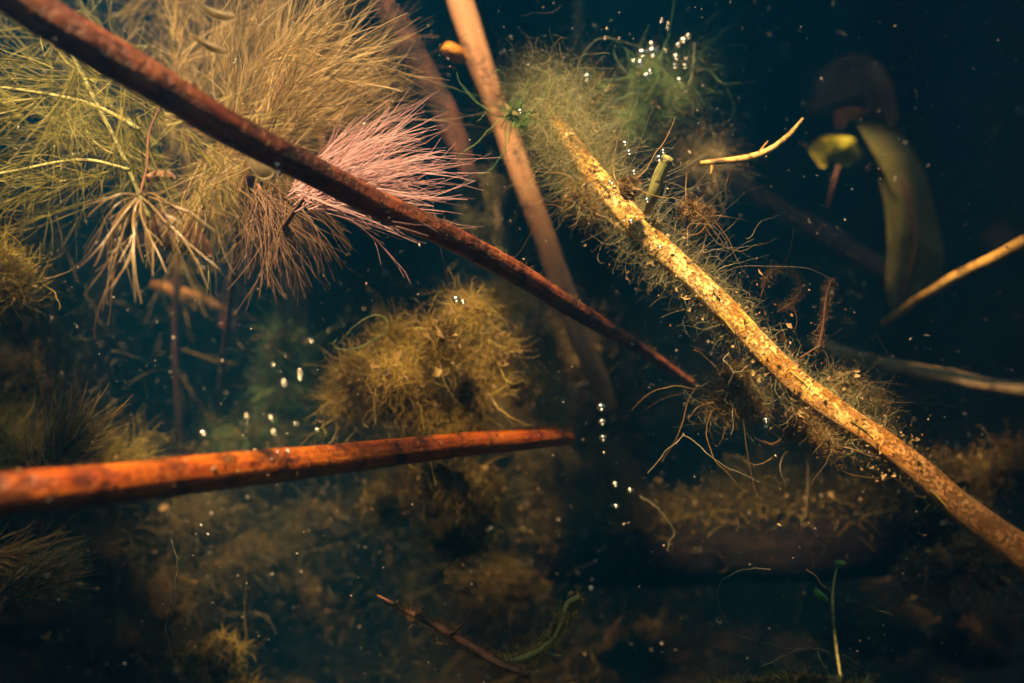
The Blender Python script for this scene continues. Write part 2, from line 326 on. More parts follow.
# gaps cut in the added shade cover: (x px, y px, distance, radius in metres) of what the sun reaches through each gap
GAPS = [(608, 192, .78, .045), (660, 140, .85, .045), (660, 245, .77, .050), (720, 305, .75, .050), (780, 370, .74, .045), (840, 420, .73, .03), (930, 482, .72, .012), (1000, 530, .70, .012),
        (372, 150, .72, .045), (300, 90, .78, .08), (220, 60, .80, .08), (130, 190, .67, .05), (60, 110, .78, .08), (30, 40, .9, .08), (130, 30, .95, .08), (180, 20, 1.0, .08), (330, 40, .9, .06), (150, 120, 1.0, .08), (230, 190, .75, .07),
        (405, 375, .86, .08), (365, 380, .86, .05), (480, 335, .88, .045), (440, 405, .87, .045), (60, 480, .56, .03), (150, 478, .60, .03), (240, 470, .65, .026), (330, 185, .67, .026), (250, 140, .63, .022), (190, 105, .60, .026), (60, 28, .56, .025), (500, 268, .77, .024), (410, 222, .71, .022),
        (500, 120, 1.03, .045), (470, 50, 1.03, .05), (520, 180, 1.04, .03), (665, 55, .93, .05), (590, 80, .93, .03), (846, 152, 1.15, .045), (870, 85, 1.22, .012), (915, 215, 1.18, .004), (980, 465, 1.02, .016), (990, 262, 1.0, .03), (770, 140, .8, .03),
        (195, 298, 1.25, .014), (450, 490, .95, .015), (840, 478, 1.0, .014), (740, 490, 1.0, .012), (930, 468, 1.08, .016), (1010, 455, 1.0, .010), (458, 145, 1.12, .026), (400, 25, 1.12, .018), (430, 85, 1.12, .018), (100, 50, .56, .035), (430, 230, .75, .03)]
S = np.array(SUN_DIR)
gaps = []
for x, y, d, r in GAPS:
    p = at(x, y, d); q = p + S * (SURFACE - p[2]) / S[2]; gaps.append((q[0], q[1], r))
gaps = np.array(gaps)
NP = 34000
c = np.stack([rng.uniform(-1.9, 1.9, NP), rng.uniform(-1.45, 2.95, NP)], 1); rp_ = rng.uniform(.022, .05, NP)
keep = (c[:, 1] > -.62) & (c[:, 0] < .98) & (c[:, 0] > -1.35)      # left open behind the camera and at both sides to let skylight in
for gx_, gy_, gr in gaps:
    dd = np.hypot(c[:, 0] - gx_, c[:, 1] - gy_); keep &= dd > gr + rp_ * rng.uniform(.2, 1.0, NP)
c = c[keep]; rp_ = rp_[keep]; NP = len(c)
ang = np.linspace(.25, 2 * math.pi - .25, 9)
a = ang[None, :] + rng.uniform(0, 6.28, NP)[:, None]
ring = np.stack([c[:, None, 0] + rp_[:, None] * np.cos(a), c[:, None, 1] + rp_[:, None] * np.sin(a), SURFACE + rng.uniform(-.01, .01, NP)[:, None] + rng.normal(0, .002, (NP, 9))], -1)
cen = np.concatenate([c, np.full((NP, 1), SURFACE)], 1)[:, None, :]
V = np.concatenate([cen, ring], 1).reshape(-1, 3); base = np.arange(NP)[:, None] * 10
F = np.concatenate([np.stack([base[:, 0], base[:, 0] + k, base[:, 0] + k + 1], -1) for k in range(1, 9)])
tag(mesh_obj("added_shade_leaves", V, [F], M['shadeleaf']), "cover of small green leaves floating on the surface", None, None, "stuff")  # unseen leaves added above the view to break the sun into patches

# ------------------------------------------------------------------ sunken stems
def splinters(parent, P, rad, n, length, mat, seed, end=-1):
    T = nrm(P[end] - P[end - 1] if end == -1 else P[0] - P[1]); f = Fil()
    for k in range(n):
        s = P[end] + nrm(rng.normal(size=3)) * rad * .7 - T * rad
        f = Fil(); f.add(walk(s[None], T + rng.normal(size=3) * .25, length * rng.uniform(.5, 1.2), 6, .15), rad * .16, rad * .03, rng.uniform())
        f.build("splinter", mat, parent, 4, stuff=False)

def stem(name, label, pts, mat, group=None, n=90, sides=18, rough=.05, nodes=(), seed=0, cat="stem", ragged=.4, kink=.28, **k):
    P, r = pxpath(pts, n)
    P = P + np.array([mnoise.noise_vector(Vector((i_ / n * 7, seed * 3.3, 0)))[:] for i_ in range(n)]) * r[:, None] * kink
    o = empty(name, P[0], label, cat, group)
    tube("stalk", P, r, mat, o, sides, rough, 60, seed, ragged=ragged, **k)
    return o, P, r

G = "sunken plant stems"
red, Pr, rr = stem("sunken_reed_stem", "long dark red stem slanting from the top corner down behind the algae clump",
     [(-60, -45, .53, 43), (60, 26, .56, 41), (200, 110, .61, 36), (330, 180, .67, 30), (450, 236, .74, 25), (560, 300, .82, 20), (630, 342, .88, 14), (692, 384, .94, 8)], M['darkred'], G, 150, 20, .05, (.17, .52, .79), 1, ridge=.015)
splinters(red, Pr, rr[-1], 5, .02, M['scrap'], 1)
org, Po, ro = stem("sunken_reed_stem", "thick glowing orange red stem lying almost level with a broken end",
     [(-60, 502, .53, 47), (60, 488, .56, 43), (200, 473, .62, 38), (330, 460, .69, 31), (450, 446, .77, 25), (530, 438, .83, 22), (566, 436, .86, 20)], M['orange'], G, 130, 22, .022, (.3, .72), 2, ridge=.008, kink=.12)
splinters(org, Po, ro[-1], 9, .010, M['tan'], 2)
for o_, P_, r_ in ((red, Pr, rr), (org, Po, ro)):
    T_, A_, B_ = frames(P_); N = 700; i = rng.integers(4, len(P_) - 1, N); f = Fil()
    up_ = B_ * np.sign(B_[:, 2:3].mean()); a_ = rng.normal(0, .8, N); n0 = up_[i] * np.cos(a_)[:, None] + A_[i] * np.sin(a_)[:, None]
    f.add(walk(P_[i] + n0 * r_[i][:, None], nrm(n0 * .5 + rng.normal(size=(N, 3)) * .6), rng.uniform(.001, .006, N), 6, .3, .3), .0001, .00004, rng.uniform(0, 1, N))
    f.build("algae_fuzz", M['brownfuzz'], o_)
    i = rng.integers(4, len(P_) - 1, 260); n0 = nrm(rng.normal(size=(260, 3)) + np.array([0, -.6, .8])); n0 = nrm(n0 - T_[i] * (n0 * T_[i]).sum(1, keepdims=True))
    flakes("stuck_litter", P_[i] + n0 * r_[i][:, None] * 1.02, .0006, M['scrap'], o_)
sal, Ps, rs = stem("sunken_reed_stem", "salmon brown upright stem crossing behind the dark red stem",
     [(446, -40, 1.02, 26), (470, 30, 1.02, 26), (497, 110, 1.03, 25), (525, 185, 1.04, 24), (556, 270, 1.06, 23), (585, 345, 1.08, 23), (606, 405, 1.12, 20)], M['salmon'], G, 110, 18, .06, (.3, .62), 3)
dk, Pd, rd = stem("sunken_reed_stem", "dark brown slanting stem behind the salmon stem ending in a reddish tip",
     [(362, -40, 1.12, 22), (392, 15, 1.12, 24), (425, 75, 1.12, 25), (452, 130, 1.12, 24), (474, 182, 1.12, 15)], M['rust'], G, 80, 16, .08, (.5,), 4)
# straw stem with its fuzz
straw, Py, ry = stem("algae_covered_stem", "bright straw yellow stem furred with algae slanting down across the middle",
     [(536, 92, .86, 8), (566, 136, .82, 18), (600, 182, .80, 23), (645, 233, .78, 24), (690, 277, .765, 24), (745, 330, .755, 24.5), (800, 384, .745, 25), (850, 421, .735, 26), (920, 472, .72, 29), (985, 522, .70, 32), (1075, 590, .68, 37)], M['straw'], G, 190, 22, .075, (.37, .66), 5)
f = Fil()
T, A, B = frames(Py)
def fuzz_on(P, rad, A, B, i, N, out=.7, drift=(0, 0, 0), ln=(.01, .035), **kw):
    a_ = rng.uniform(0, 2 * math.pi, N); n_ = A[i] * np.cos(a_)[:, None] + B[i] * np.sin(a_)[:, None]
    n_ = nrm(n_ * np.where(n_[:, 1:2] < -.25, np.array([1, -.6, 1]), 1.0))
    S_ = P[i] + n_ * rad[i][:, None] * .9
    return walk(S_, nrm(n_ * out + rng.normal(size=(N, 3)) * .45 + np.asarray(drift)), rng.uniform(*ln, N), **kw)
n_ = len(Py)
def pick(N, a0, a1): return np.clip((rng.uniform(a0, a1, N) * n_).astype(int), 0, n_ - 1)
f.add(fuzz_on(Py, ry, A, B, pick(3000, 0, .2), 3000, .8, (0, .35, .1), (.008, .04), K=7, wob=.25, curv=.16), .00011, .00004, rng.uniform(0, 1, 3000))
f.add(fuzz_on(Py, ry, A, B, pick(1900, .13, .47), 1900, .6, (.4, .1, .25), (.006, .030), K=8, wob=.36, curv=.5), .00012, .00004, rng.uniform(0, 1, 1900))
f.add(fuzz_on(Py, ry, A, B, pick(1400, .1, .40), 1400, .6, (-.5, .2, -.5), (.008, .030), K=10, wob=.28, curv=.28), .00012, .00005, rng.uniform(0, 1, 1400))
f.add(fuzz_on(Py, ry, A, B, pick(1100, .45, .75), 1100, .8, (0, 0, 0), (.004, .024), K=10, wob=.3, curv=.3), .00012, .00005, rng.uniform(0, 1, 1100))
f.add(fuzz_on(Py, ry, A, B, pick(300, .72, 1), 300, .8, (0, 0, 0), (.003, .012), K=8, wob=.3, curv=.3), .0001, .00005, rng.uniform(0, 1, 300))
N = 2600; i = np.clip(rng.exponential(.05, N) * n_, 0, n_ - 1).astype(int); a_ = rng.uniform(0, 6.283, N); q_ = A[i] * np.cos(a_)[:, None] + B[i] * np.sin(a_)[:, None]
f.add(walk(Py[i] + q_ * ry[i][:, None], nrm(q_ + rng.normal(size=(N, 3)) * .6), rng.uniform(.006, .035, N), 9, .25, .2), .0001, .00004, rng.uniform(0, 1, N))
N = 3500; i = rng.integers(0, n_, N); a_ = rng.uniform(0, 6.283, N); q_ = A[i] * np.cos(a_)[:, None] + B[i] * np.sin(a_)[:, None]
f.add(walk(Py[i] + q_ * ry[i][:, None] * .98, nrm(q_ * .5 + rng.normal(size=(N, 3)) * .7), rng.uniform(.001, .006, N), 6, .35, .4), .00009, .00004, rng.uniform(0, 1, N))
N = 2600; i = np.clip(rng.normal(.055, .04, N) * n_, 0, n_ - 1).astype(int)
f.add(walk(Py[i] + rng.normal(size=(N, 3)) * .011 - np.array([0, .008, 0]), nrm(rng.normal(size=(N, 3))), rng.uniform(.008, .03, N), 9, .25, .25), .00011, .00005, rng.uniform(.2, 1, N))
f.build("algae_fuzz", M['fuzz'], straw, 2)
for w in (.2, .31, .46, .58, .7, .83):          # peeling bark strips
    i = int(w * n_); q_ = nrm(A[i] * rng.normal() + B[i] * rng.normal() + np.array([0, -1.2, 0])); q_ = nrm(q_ - T[i] * (q_ @ T[i]))
    g = Fil(); g.add(np.array([Py[i + j] + q_ * ry[i + j] * (1.0 + .05 * j * j / 6) for j in range(7)]), .0011, .0003, rng.uniform()); g.build("bark_strip", M['goldfuzz'], straw, 4, stuff=False)
# long fine hairs streaming up to the right
f = Fil(); N = 80; i = pick(N, .2, .42)
S_ = Py[i] + rng.normal(size=(N, 3)) * .008; f.add(walk(S_, nrm(np.array([.8, 0, .55]) + rng.normal(size=(N, 3)) * .35), rng.uniform(.02, .07, N), 16, .10, .13), .0001, .00005, rng.uniform(.3, 1, N))
f.build("algae_hairs", M['thread'], straw)
# scraps of detritus caught in the fuzz
i = pick(1500, .08, .8); C = Py[i] + nrm(rng.normal(size=(1500, 3))) * (ry[i] + rng.exponential(.008, 1500))[:, None]
flakes("caught_detritus", C, .0009, M['scrap'], straw)
# side shoot with a blunt tip
P, r = pxpath([(648, 212, .775, 11), (653, 195, .765, 12), (659, 176, .76, 12), (668, 157, .755, 11)], 24)
tube("side_shoot", P, r, M['mossy'], straw, 14, .08, 70, 3)

other = [("sunken_reed_stem", "thin ochre stem slanting up beside the long olive leaf blade", [(884, 322, 1.08, 7), (915, 302, 1.05, 8), (950, 280, 1.02, 11), (990, 260, .99, 13), (1060, 226, .95, 14)], 'ochre', (.5,)),
         ("sunken_reed_stem", "grey brown stem passing behind the straw stem below the olive leaf blade", [(812, 342, 1.16, 12), (870, 360, 1.12, 14), (940, 375, 1.08, 15), (1060, 398, 1.02, 17)], 'greybrown', (.6,)),
         ("sunken_reed_stem", "dim plum coloured stem in the dark water left of the olive leaf blade", [(720, 172, 1.5, 16), (790, 215, 1.45, 20), (845, 248, 1.42, 22), (900, 282, 1.4, 20)], 'plum', ()),
         ("sunken_reed_stem", "short brown stem with an orange worn patch under the feathery plant", [(152, 284, 1.26, 9), (178, 292, 1.25, 13), (205, 302, 1.25, 13), (238, 316, 1.25, 6)], 'brownochre', ()),
         ("sunken_reed_stem", "thin tan upright stem between the salmon stem and the rose plume", [(490, 150, 1.2, 7), (496, 200, 1.2, 8), (500, 268, 1.2, 8)], 'greybrown', ()),
         ("sunken_reed_stem", "blurred reddish brown upright stalk below the pale forked whorl", [(118, 240, 1.25, 40), (102, 300, 1.25, 38), (88, 380, 1.28, 34), (80, 460, 1.3, 32)], 'plum', ()),
         ("sunken_reed_stem", "blurred brown upright stalk below the middle of the feathery plant", [(244, 220, 1.3, 26), (236, 280, 1.3, 26), (228, 330, 1.3, 20)], 'plum', ()),
         ("sunken_reed_stem", "broad dim olive stalk standing among the dark green bubbles", [(292, 240, 1.35, 30), (292, 330, 1.35, 34), (288, 440, 1.38, 36)], 'brown', ()),
         ("sunken_reed_stem", "dim green upright stalk above the tufts of bubbly algae", [(578, -30, 1.45, 8), (577, 30, 1.45, 9), (572, 90, 1.45, 9)], 'greybrown', ()),
         ("sunken_reed_stem", "brown flat stalk hanging behind the underside of the straw stem", [(700, 290, 1.2, 24), (704, 335, 1.2, 26), (700, 380, 1.22, 20)], 'brown', ()),
         ("sunken_reed_stem", "thin vertical twig under the straw stem above the sunken log", [(802, 392, .90, 3), (806, 430, .93, 4), (809, 470, .95, 4), (806, 520, .97, 3)], 'greybrown', ()),
         ]
for k, (nm, lb, pts, mt, nd) in enumerate(other): stem(nm, lb, pts, M[mt], G, 50, 12, .07, nd, 20 + k)

# ------------------------------------------------------------------ sunken log with moss
P, r = pxpath([(560, 556, 1.16, 60), (640, 548, 1.10, 74), (740, 540, 1.06, 84), (850, 532, 1.03, 88), (944, 522, 1.01, 86)], 90)
log = empty("sunken_log", P[0], "dark waterlogged log lying level with a mossy upper side", "log")
tube("trunk", P, r, M['logbark'], log, 28, .10, 30, 9, ragged=.3)
T, A, B = frames(P); f = Fil(); g = Fil()
N = 16000; i = rng.integers(8, len(P), N); up = B if B[:, 2].mean() > 0 else -B
fw = 1 if A[:, 1].mean() < 0 else -1
a_ = rng.normal(math.pi / 2 - fw * .25, .48, N)
n_ = A[i] * np.cos(a_)[:, None] + up[i] * np.sin(a_)[:, None]; S_ = P[i] + n_ * r[i][:, None] * .97
lump = np.array([max(0.1, .6 + 1.2 * mnoise.fractal(Vector(s * 22), 1, 2, 3)) for s in S_])
f.add(walk(S_, nrm(n_ + rng.normal(size=(N, 3)) * .6), rng.uniform(.006, .03, N) * lump * 1.5, 7, .3, .3), .00036, .00010, rng.uniform(0, 1, N) ** 1.4)
f.build("moss", M['goldmoss'], log, 2)
i = rng.integers(8, len(P), 900); a_ = rng.normal(math.pi / 2 - fw * .25, .5, 900); n_ = A[i] * np.cos(a_)[:, None] + up[i] * np.sin(a_)[:, None]
flakes("litter", P[i] + n_ * (r[i] + rng.exponential(.006, 900))[:, None], .0014, M['scrap'], log)

# ------------------------------------------------------------------ algae clumps
def clump(label, lumps, mats, nper=1500, ln=(.008, .03), rad=.00016, curv=.35, core=.62, fl=250, group="clumps of filamentous algae", name="algae_clump", corem=None, seed=0, flsize=.0014, trail=25):
    """lumps: (x, y, distance, rx px, rz px)."""
    c0 = at(*lumps[0][:3]); o = empty(name, c0 - np.array([0, 0, lumps[0][4] * px(lumps[0][2])]), label, "algae", group)
    fs = [Fil() for _ in mats]; FC = []; nper = int(nper * .8)
    for k, (x, y, d, rx, rz) in enumerate(lumps):
        c_ = at(x, y, d); RX, RZ = rx * px(d), rz * px(d); RY = min(RX, RZ) * 1.0
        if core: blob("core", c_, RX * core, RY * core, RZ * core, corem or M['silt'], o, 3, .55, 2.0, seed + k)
        n0 = nrm(rng.normal(size=(nper, 3)))
        rr_ = np.array([.62 + .5 * mnoise.fractal(Vector(v) * 1.8 + Vector((seed + k, 0, 0)), 1, 2, 3) for v in n0]) * rng.uniform(.65, 1.05, nper)
        S_ = c_ + n0 * rr_[:, None] * np.array([RX, RY, RZ])
        tint = np.clip(.42 + .9 * np.array([mnoise.noise(Vector(s * 38)) for s in S_]) + rng.normal(0, .22, nper), 0, 1)
        Q = walk(S_, nrm(n0 * .6 + rng.normal(size=(nper, 3))), rng.uniform(*ln, nper), 7, .32, curv * 1.3)
        for j, ff in enumerate(fs): ff.add(Q[j::len(fs)], rad * rng.lognormal(-.1, .5, len(Q[j::len(fs)])), rad * .4, tint[j::len(fs)])
        FC.append(c_ + nrm(rng.normal(size=(fl, 3))) * rng.uniform(.4, 1.05, (fl, 1)) * np.array([RX, RY, RZ]))
    for ff, mt in zip(fs, mats): ff.build("filaments", mt, o, 2)
    flakes("litter", np.vstack(FC), flsize, M['scrap'], o)
    if trail:
        g = Fil(); q_ = np.vstack(FC)[rng.integers(0, sum(map(len, FC)), trail)]
        g.add(walk(q_, nrm(rng.normal(size=(trail, 3)) + np.array([0, 0, -.3])), rng.uniform(.03, .075, trail), 14, .16, .16), .00028, .00009, rng.uniform(0, 1, trail)); g.build("trailing_threads", mats[0], o, 2)
    return o
gf, bf, gr_, fz, du = M['goldfuzz'], M['brownfuzz'], M['green'], M['fuzz'], M['dull']
clump("golden brown fluffy algae clump above the orange red stem in the middle", [(398, 378, .87, 36, 26), (440, 345, .86, 24, 36), (358, 372, .88, 20, 15), (485, 350, .91, 36, 26), (425, 412, .88, 36, 20), (468, 315, .9, 20, 18), (518, 385, .98, 24, 28), (396, 340, .9, 18, 12), (374, 400, .88, 18, 12), (475, 395, .89, 20, 24), (505, 300, .95, 14, 12), (548, 400, 1.02, 24, 30), (540, 345, 1.02, 18, 22), (345, 395, .92, 14, 22), (455, 425, .93, 40, 12)], [gf, bf, gf], 2700, (.005, .030), .00013, .55, .25, 260, seed=1, flsize=.0016, trail=160)
clump("dim golden algae clump hanging under the orange red stem", [(440, 490, .97, 45, 36), (480, 500, 1.0, 30, 40), (395, 500, 1.0, 40, 28), (455, 540, 1.02, 40, 26)], [M['goldmoss'], gf], 1300, (.010, .03), .00024, .4, .6, 220, seed=7)
clump("brown curly algae tuft under the straw stem beside the brown stalk", [(735, 385, .80, 22, 28), (748, 405, .80, 14, 18), (722, 402, .81, 14, 12)], [bf, fz], 1000, (.006, .028), .00013, .7, .35, 160, seed=12)
clump("thin brown algae tuft below the straw stem above the log", [(800, 425, .78, 22, 18), (822, 440, .78, 14, 12)], [bf], 500, (.008, .028), .00012, .7, .2, 120, seed=14)
clump("brown curly algae tuft standing on the upper side of the straw stem", [(842, 385, .77, 16, 14), (862, 395, .78, 18, 13), (880, 405, .80, 16, 12)], [bf, fz], 380, (.006, .03), .00012, .7, .2, 120, seed=16)
clump("russet brown algae knot in the fuzz beside the green shoot", [(690, 210, .775, 12, 10), (705, 216, .77, 7, 6), (628, 188, .76, 9, 12)], [bf], 700, (.004, .012), .00012, .5, .7, 140, seed=18)
clump("brown stringy algae knot hanging left of the straw stem top", [(577, 195, .79, 14, 14), (590, 208, .79, 8, 8)], [bf, fz], 500, (.006, .02), .00013, .5, .3, 80, seed=20)
clump("dull mossy heap behind the lower end of the straw stem", [(960, 478, 1.04, 60, 26), (1015, 470, 1.0, 40, 36), (900, 470, 1.1, 60, 18), (985, 560, .95, 46, 40), (930, 575, .98, 40, 34)], [bf, M['goldmoss']], 1700, (.008, .024), .00026, .4, .62, 260, seed=22)
clump("mossy mound at the bottom edge under the green sprout", [(790, 690, .72, 60, 18), (850, 698, .72, 50, 18), (735, 696, .74, 40, 16)], [gf, bf], 1700, (.005, .016), .00016, .4, .75, 200, seed=26)
clump("yellowish lump of algae at the bottom edge below the orange red stem", [(222, 655, .92, 22, 22), (192, 660, .92, 14, 16), (235, 690, .92, 36, 16)], [gf], 900, (.006, .016), .00028, .4, .8, 100, seed=30)
clump("golden algae lump at the picture edge beside the pale forked whorl", [(8, 285, .82, 34, 22), (-6, 262, .82, 24, 18)], [gf, M['yellowgreen']], 1200, (.008, .03), .0002, .4, .6, 120, seed=33)
clump("brown algae lump at the picture edge above the low feathery fan", [(8, 378, 1.0, 36, 30), (20, 425, 1.0, 32, 26), (-10, 410, 1.0, 30, 34)], [bf, gf], 1000, (.008, .03), .0002, .4, .65, 120, seed=36)
clump("dark green algae column dotted with bubbles left of the golden clump", [(285, 350, 1.2, 26, 30), (280, 395, 1.2, 30, 34), (288, 440, 1.2, 34, 30), (240, 440, 1.2, 40, 20)], [gr_, du], 1200, (.010, .04), .00022, .3, .6, 60, seed=40)
clump("green algae tuft topped with silver bubbles nearest the salmon stem", [(585, 82, .98, 14, 12), (590, 98, .98, 12, 10)], [gr_, gf], 700, (.006, .024), .00014, .4, .5, 30, seed=44)
clump("green algae tuft carrying the brightest bubble cluster", [(648, 78, .95, 15, 24), (655, 105, .95, 14, 16), (640, 122, .95, 15, 10)], [gr_, fz], 900, (.006, .028), .00014, .4, .5, 40, seed=46)
clump("green algae tuft under the column of silver bubbles", [(688, 62, .97, 16, 20), (680, 95, .97, 16, 16), (705, 70, .98, 14, 16)], [gr_, fz, du], 900, (.006, .03), .00014, .4, .45, 40, seed=48)
clump("murky brown algae veil behind the top of the straw stem", [(560, 85, .98, 40, 24), (612, 120, .98, 40, 34), (665, 128, 1.0, 40, 26), (520, 100, .95, 22, 22), (700, 160, .98, 36, 20)], [fz, bf, fz], 900, (.015, .05), .00012, .3, 0, 60, seed=50)
clump("tiny green algae ball with one bubble at the straw stem top", [(514, 112, .82, 9, 10), (522, 122, .82, 7, 6)], [gr_], 500, (.003, .010), .00012, .5, .7, 10, seed=55)
clump("pale green algae tuft between the dark stem tip and the salmon stem", [(484, 190, 1.14, 14, 18), (478, 215, 1.14, 12, 12), (496, 240, 1.15, 12, 14)], [M['yellowgreen'], du], 700, (.008, .03), .0002, .4, .4, 30, seed=57)
clump("dim brown weed mass below the golden clump", [(545, 470, 1.15, 30, 40), (560, 520, 1.15, 40, 40), (600, 480, 1.15, 36, 26), (500, 585, 1.15, 60, 26), (600, 560, 1.2, 60, 40)], [M['goldweed'], du], 1300, (.010, .04), .00022, .35, .6, 80, seed=60)
clump("dim olive weed mass under the thick end of the orange red stem", [(200, 520, 1.15, 50, 30), (250, 560, 1.15, 60, 40), (330, 520, 1.15, 50, 30), (170, 600, 1.15, 40, 50), (330, 600, 1.2, 70, 40)], [du, M['greenweed'], M['goldweed']], 1300, (.010, .04), .00022, .35, .6, 80, seed=66)
clump("yellow green weed bank at the left edge above the orange red stem", [(20, 455, .9, 46, 18), (70, 455, .92, 44, 16), (120, 460, .95, 36, 12), (-10, 440, .9, 30, 26)], [M['yellowgreen'], gf], 1200, (.012, .045), .00018, .3, .5, 60, seed=72)
clump("murky green weed mass at the picture edge behind the forked whorl", [(20, 230, 1.1, 50, 40), (60, 290, 1.15, 50, 40), (30, 330, 1.15, 50, 30)], [M['yellowgreen'], du], 1300, (.012, .045), .0002, .3, .6, 60, seed=76)
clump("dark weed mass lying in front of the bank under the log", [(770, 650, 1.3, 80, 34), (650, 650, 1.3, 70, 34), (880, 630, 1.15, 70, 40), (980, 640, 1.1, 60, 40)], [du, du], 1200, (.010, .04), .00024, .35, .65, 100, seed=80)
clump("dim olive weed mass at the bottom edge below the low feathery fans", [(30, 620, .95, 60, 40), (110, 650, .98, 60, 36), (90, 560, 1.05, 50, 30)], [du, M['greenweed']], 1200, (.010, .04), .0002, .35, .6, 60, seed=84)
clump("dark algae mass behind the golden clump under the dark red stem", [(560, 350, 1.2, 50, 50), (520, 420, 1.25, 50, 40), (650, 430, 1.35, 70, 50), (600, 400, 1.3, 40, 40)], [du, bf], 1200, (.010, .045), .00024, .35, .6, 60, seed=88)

# ------------------------------------------------------------------ feathery water plants
def tufted(x, sx, y, sy, d, N, a0, a1, per=14, sp=9, depth=.3, dj=.02):
    """Starts and directions of N leaves gathered in tufts that share a direction."""
    m = max(1, N // per); k = rng.integers(0, m, N); cx = rng.normal(x, sx, m); cy = rng.normal(y, sy, m); ca = rng.uniform(a0, a1, m); cd = rng.normal(0, depth, m); cy_ = rng.normal(0, dj, m)
    a_ = np.radians(ca[k] + rng.normal(0, sp, N)); S_ = np.stack([at(p, q, d) for p, q in zip(cx[k] + rng.normal(0, 3, N), cy[k] + rng.normal(0, 3, N))]); S_[:, 1] += cy_[k]
    return S_, nrm(np.stack([np.cos(a_), cd[k] + rng.normal(0, .12, N), np.sin(a_)], 1))
def dirs2d(a0, a1, N, depth=.35):
    a_ = np.radians(rng.uniform(a0, a1, N)); return nrm(np.stack([np.cos(a_), rng.normal(0, depth, N), np.sin(a_)], 1))
def feather(f, S_, D, L, r, K=10, wob=.05, curv=.05, nlat=3, lat=.22, sag=(0, 0, 0), tint=(0, 1)):
    """Leaves with a few short side filaments each."""
    Q = walk(S_, D, L, K, wob, curv, sag); N = len(Q); t_ = rng.uniform(*tint, N)
    f.add(Q, r * rng.uniform(.7, 1.3, N), r * .35, t_)
    for j in range(nlat):
        k = rng.integers(2, K - 2, N); p = Q[np.arange(N), k]; d = nrm(Q[np.arange(N), k + 1] - p)
        f.add(walk(p, nrm(d + rng.normal(size=(N, 3)) * .24), L * rng.uniform(.5, 1.3, N) * lat, 5, .08, .08), r * .7, r * .25, t_)
    return Q

# big tan plume
pl = empty("feathery_water_plant", at(235, 300, .84), "large tan feathery plant with a bushy plume behind the dark red stem", "water plant", "feathery water plants")
P, r = pxpath([(206, 480, 1.35, 4), (222, 370, 1.15, 5), (236, 260, .92, 8), (246, 190, .84, 12), (268, 130, .82, 10), (285, 70, .82, 8)], 40)
tube("stem", P, r, M['brown'], pl, 10, .08, 60, 31)
f = Fil()
for x, sx, y, sy, d, N, a0, a1, l0, l1 in [(255, 22, 150, 36, 0.86, 430, 18, 100, .045, .115), (300, 28, 105, 34, .82, 260, 5, 75, .03, .075), (250, 40, 60, 40, .95, 330, 30, 120, .03, .09)]:
    S_, D_ = tufted(x, sx, y, sy, d, N, a0, a1, 12, 11, .45, .045)
    feather(f, S_, D_, rng.uniform(l0, l1, N) * rng.uniform(.6, 1.1, N), .00044, 12, .06, .06, 3, .42, (.012, 0, -.012))
f.build("leaves", M['tan'], pl, 2)
f = Fil()
for x, sx, y, sy, d, N, a0, a1, l0, l1 in [(205, 45, 60, 50, 1.0, 330, 40, 140, .03, .09), (225, 32, 168, 22, .84, 260, -140, -40, .03, .06), (180, 40, 120, 40, .97, 240, 0, 360, .03, .07)]:
    S_, D_ = tufted(x, sx, y, sy, d, N, a0, a1, 14, 12)
    feather(f, S_, D_, rng.uniform(l0, l1, N), .00036, 10, .06, .08, 3, .35)
f.build("leaves", M['olive'], pl, 2)

# rose fan: each leaf a part
fan = empty("feathery_water_plant", at(300, 205, .72), "rose pink fan of fine leaves spreading from behind the dark red stem", "water plant", "feathery water plants")
P, r = pxpath([(276, 240, .80, 5), (290, 218, .77, 5), (306, 196, .74, 4)], 16); tube("stem", P, r, M['brown'], fan, 9, .08, 60, 33)
for k in range(190):
    u = rng.uniform(); a_ = -20 + 74 * u + rng.normal(0, 3)
    s = at(rng.normal(310, 11), rng.normal(190, 10), .735 + rng.normal(0, .014)); f = Fil()
    Lk = rng.uniform(.040, .080) * (1 - .3 * abs(u - .4))
    feather(f, s[None], dirs2d(a_, a_ + .1, 1, .22), np.array([Lk]), .00029, 14, .014, .03, 2, .5, (.004, 0, -.028 * u), (.1, 1))
    f.build("leaf", M['pink'], fan, 4, stuff=False)

# hanging rose-brown filaments
hg = empty("feathery_water_plant", at(285, 290, .78), "drooping rose brown tuft hanging below the dark red stem", "water plant", "feathery water plants")
P, r = pxpath([(258, 185, .82, 4), (264, 195, .81, 4), (267, 204, .81, 3)], 12); tube("stem", P, r, M['brown'], hg, 8, .08, 60, 35)
f = Fil(); N = 150
S_ = np.stack([at(x, y, .79) for x, y in zip(rng.normal(268, 14, N), rng.normal(198, 9, N))])
feather(f, S_, dirs2d(-110, -10, N, .35), rng.uniform(.02, .06, N), .0003, 11, .04, .06, 2, .35, (0, 0, -.09), (0, .9))
f.build("leaves", M['pinkdim'], hg)

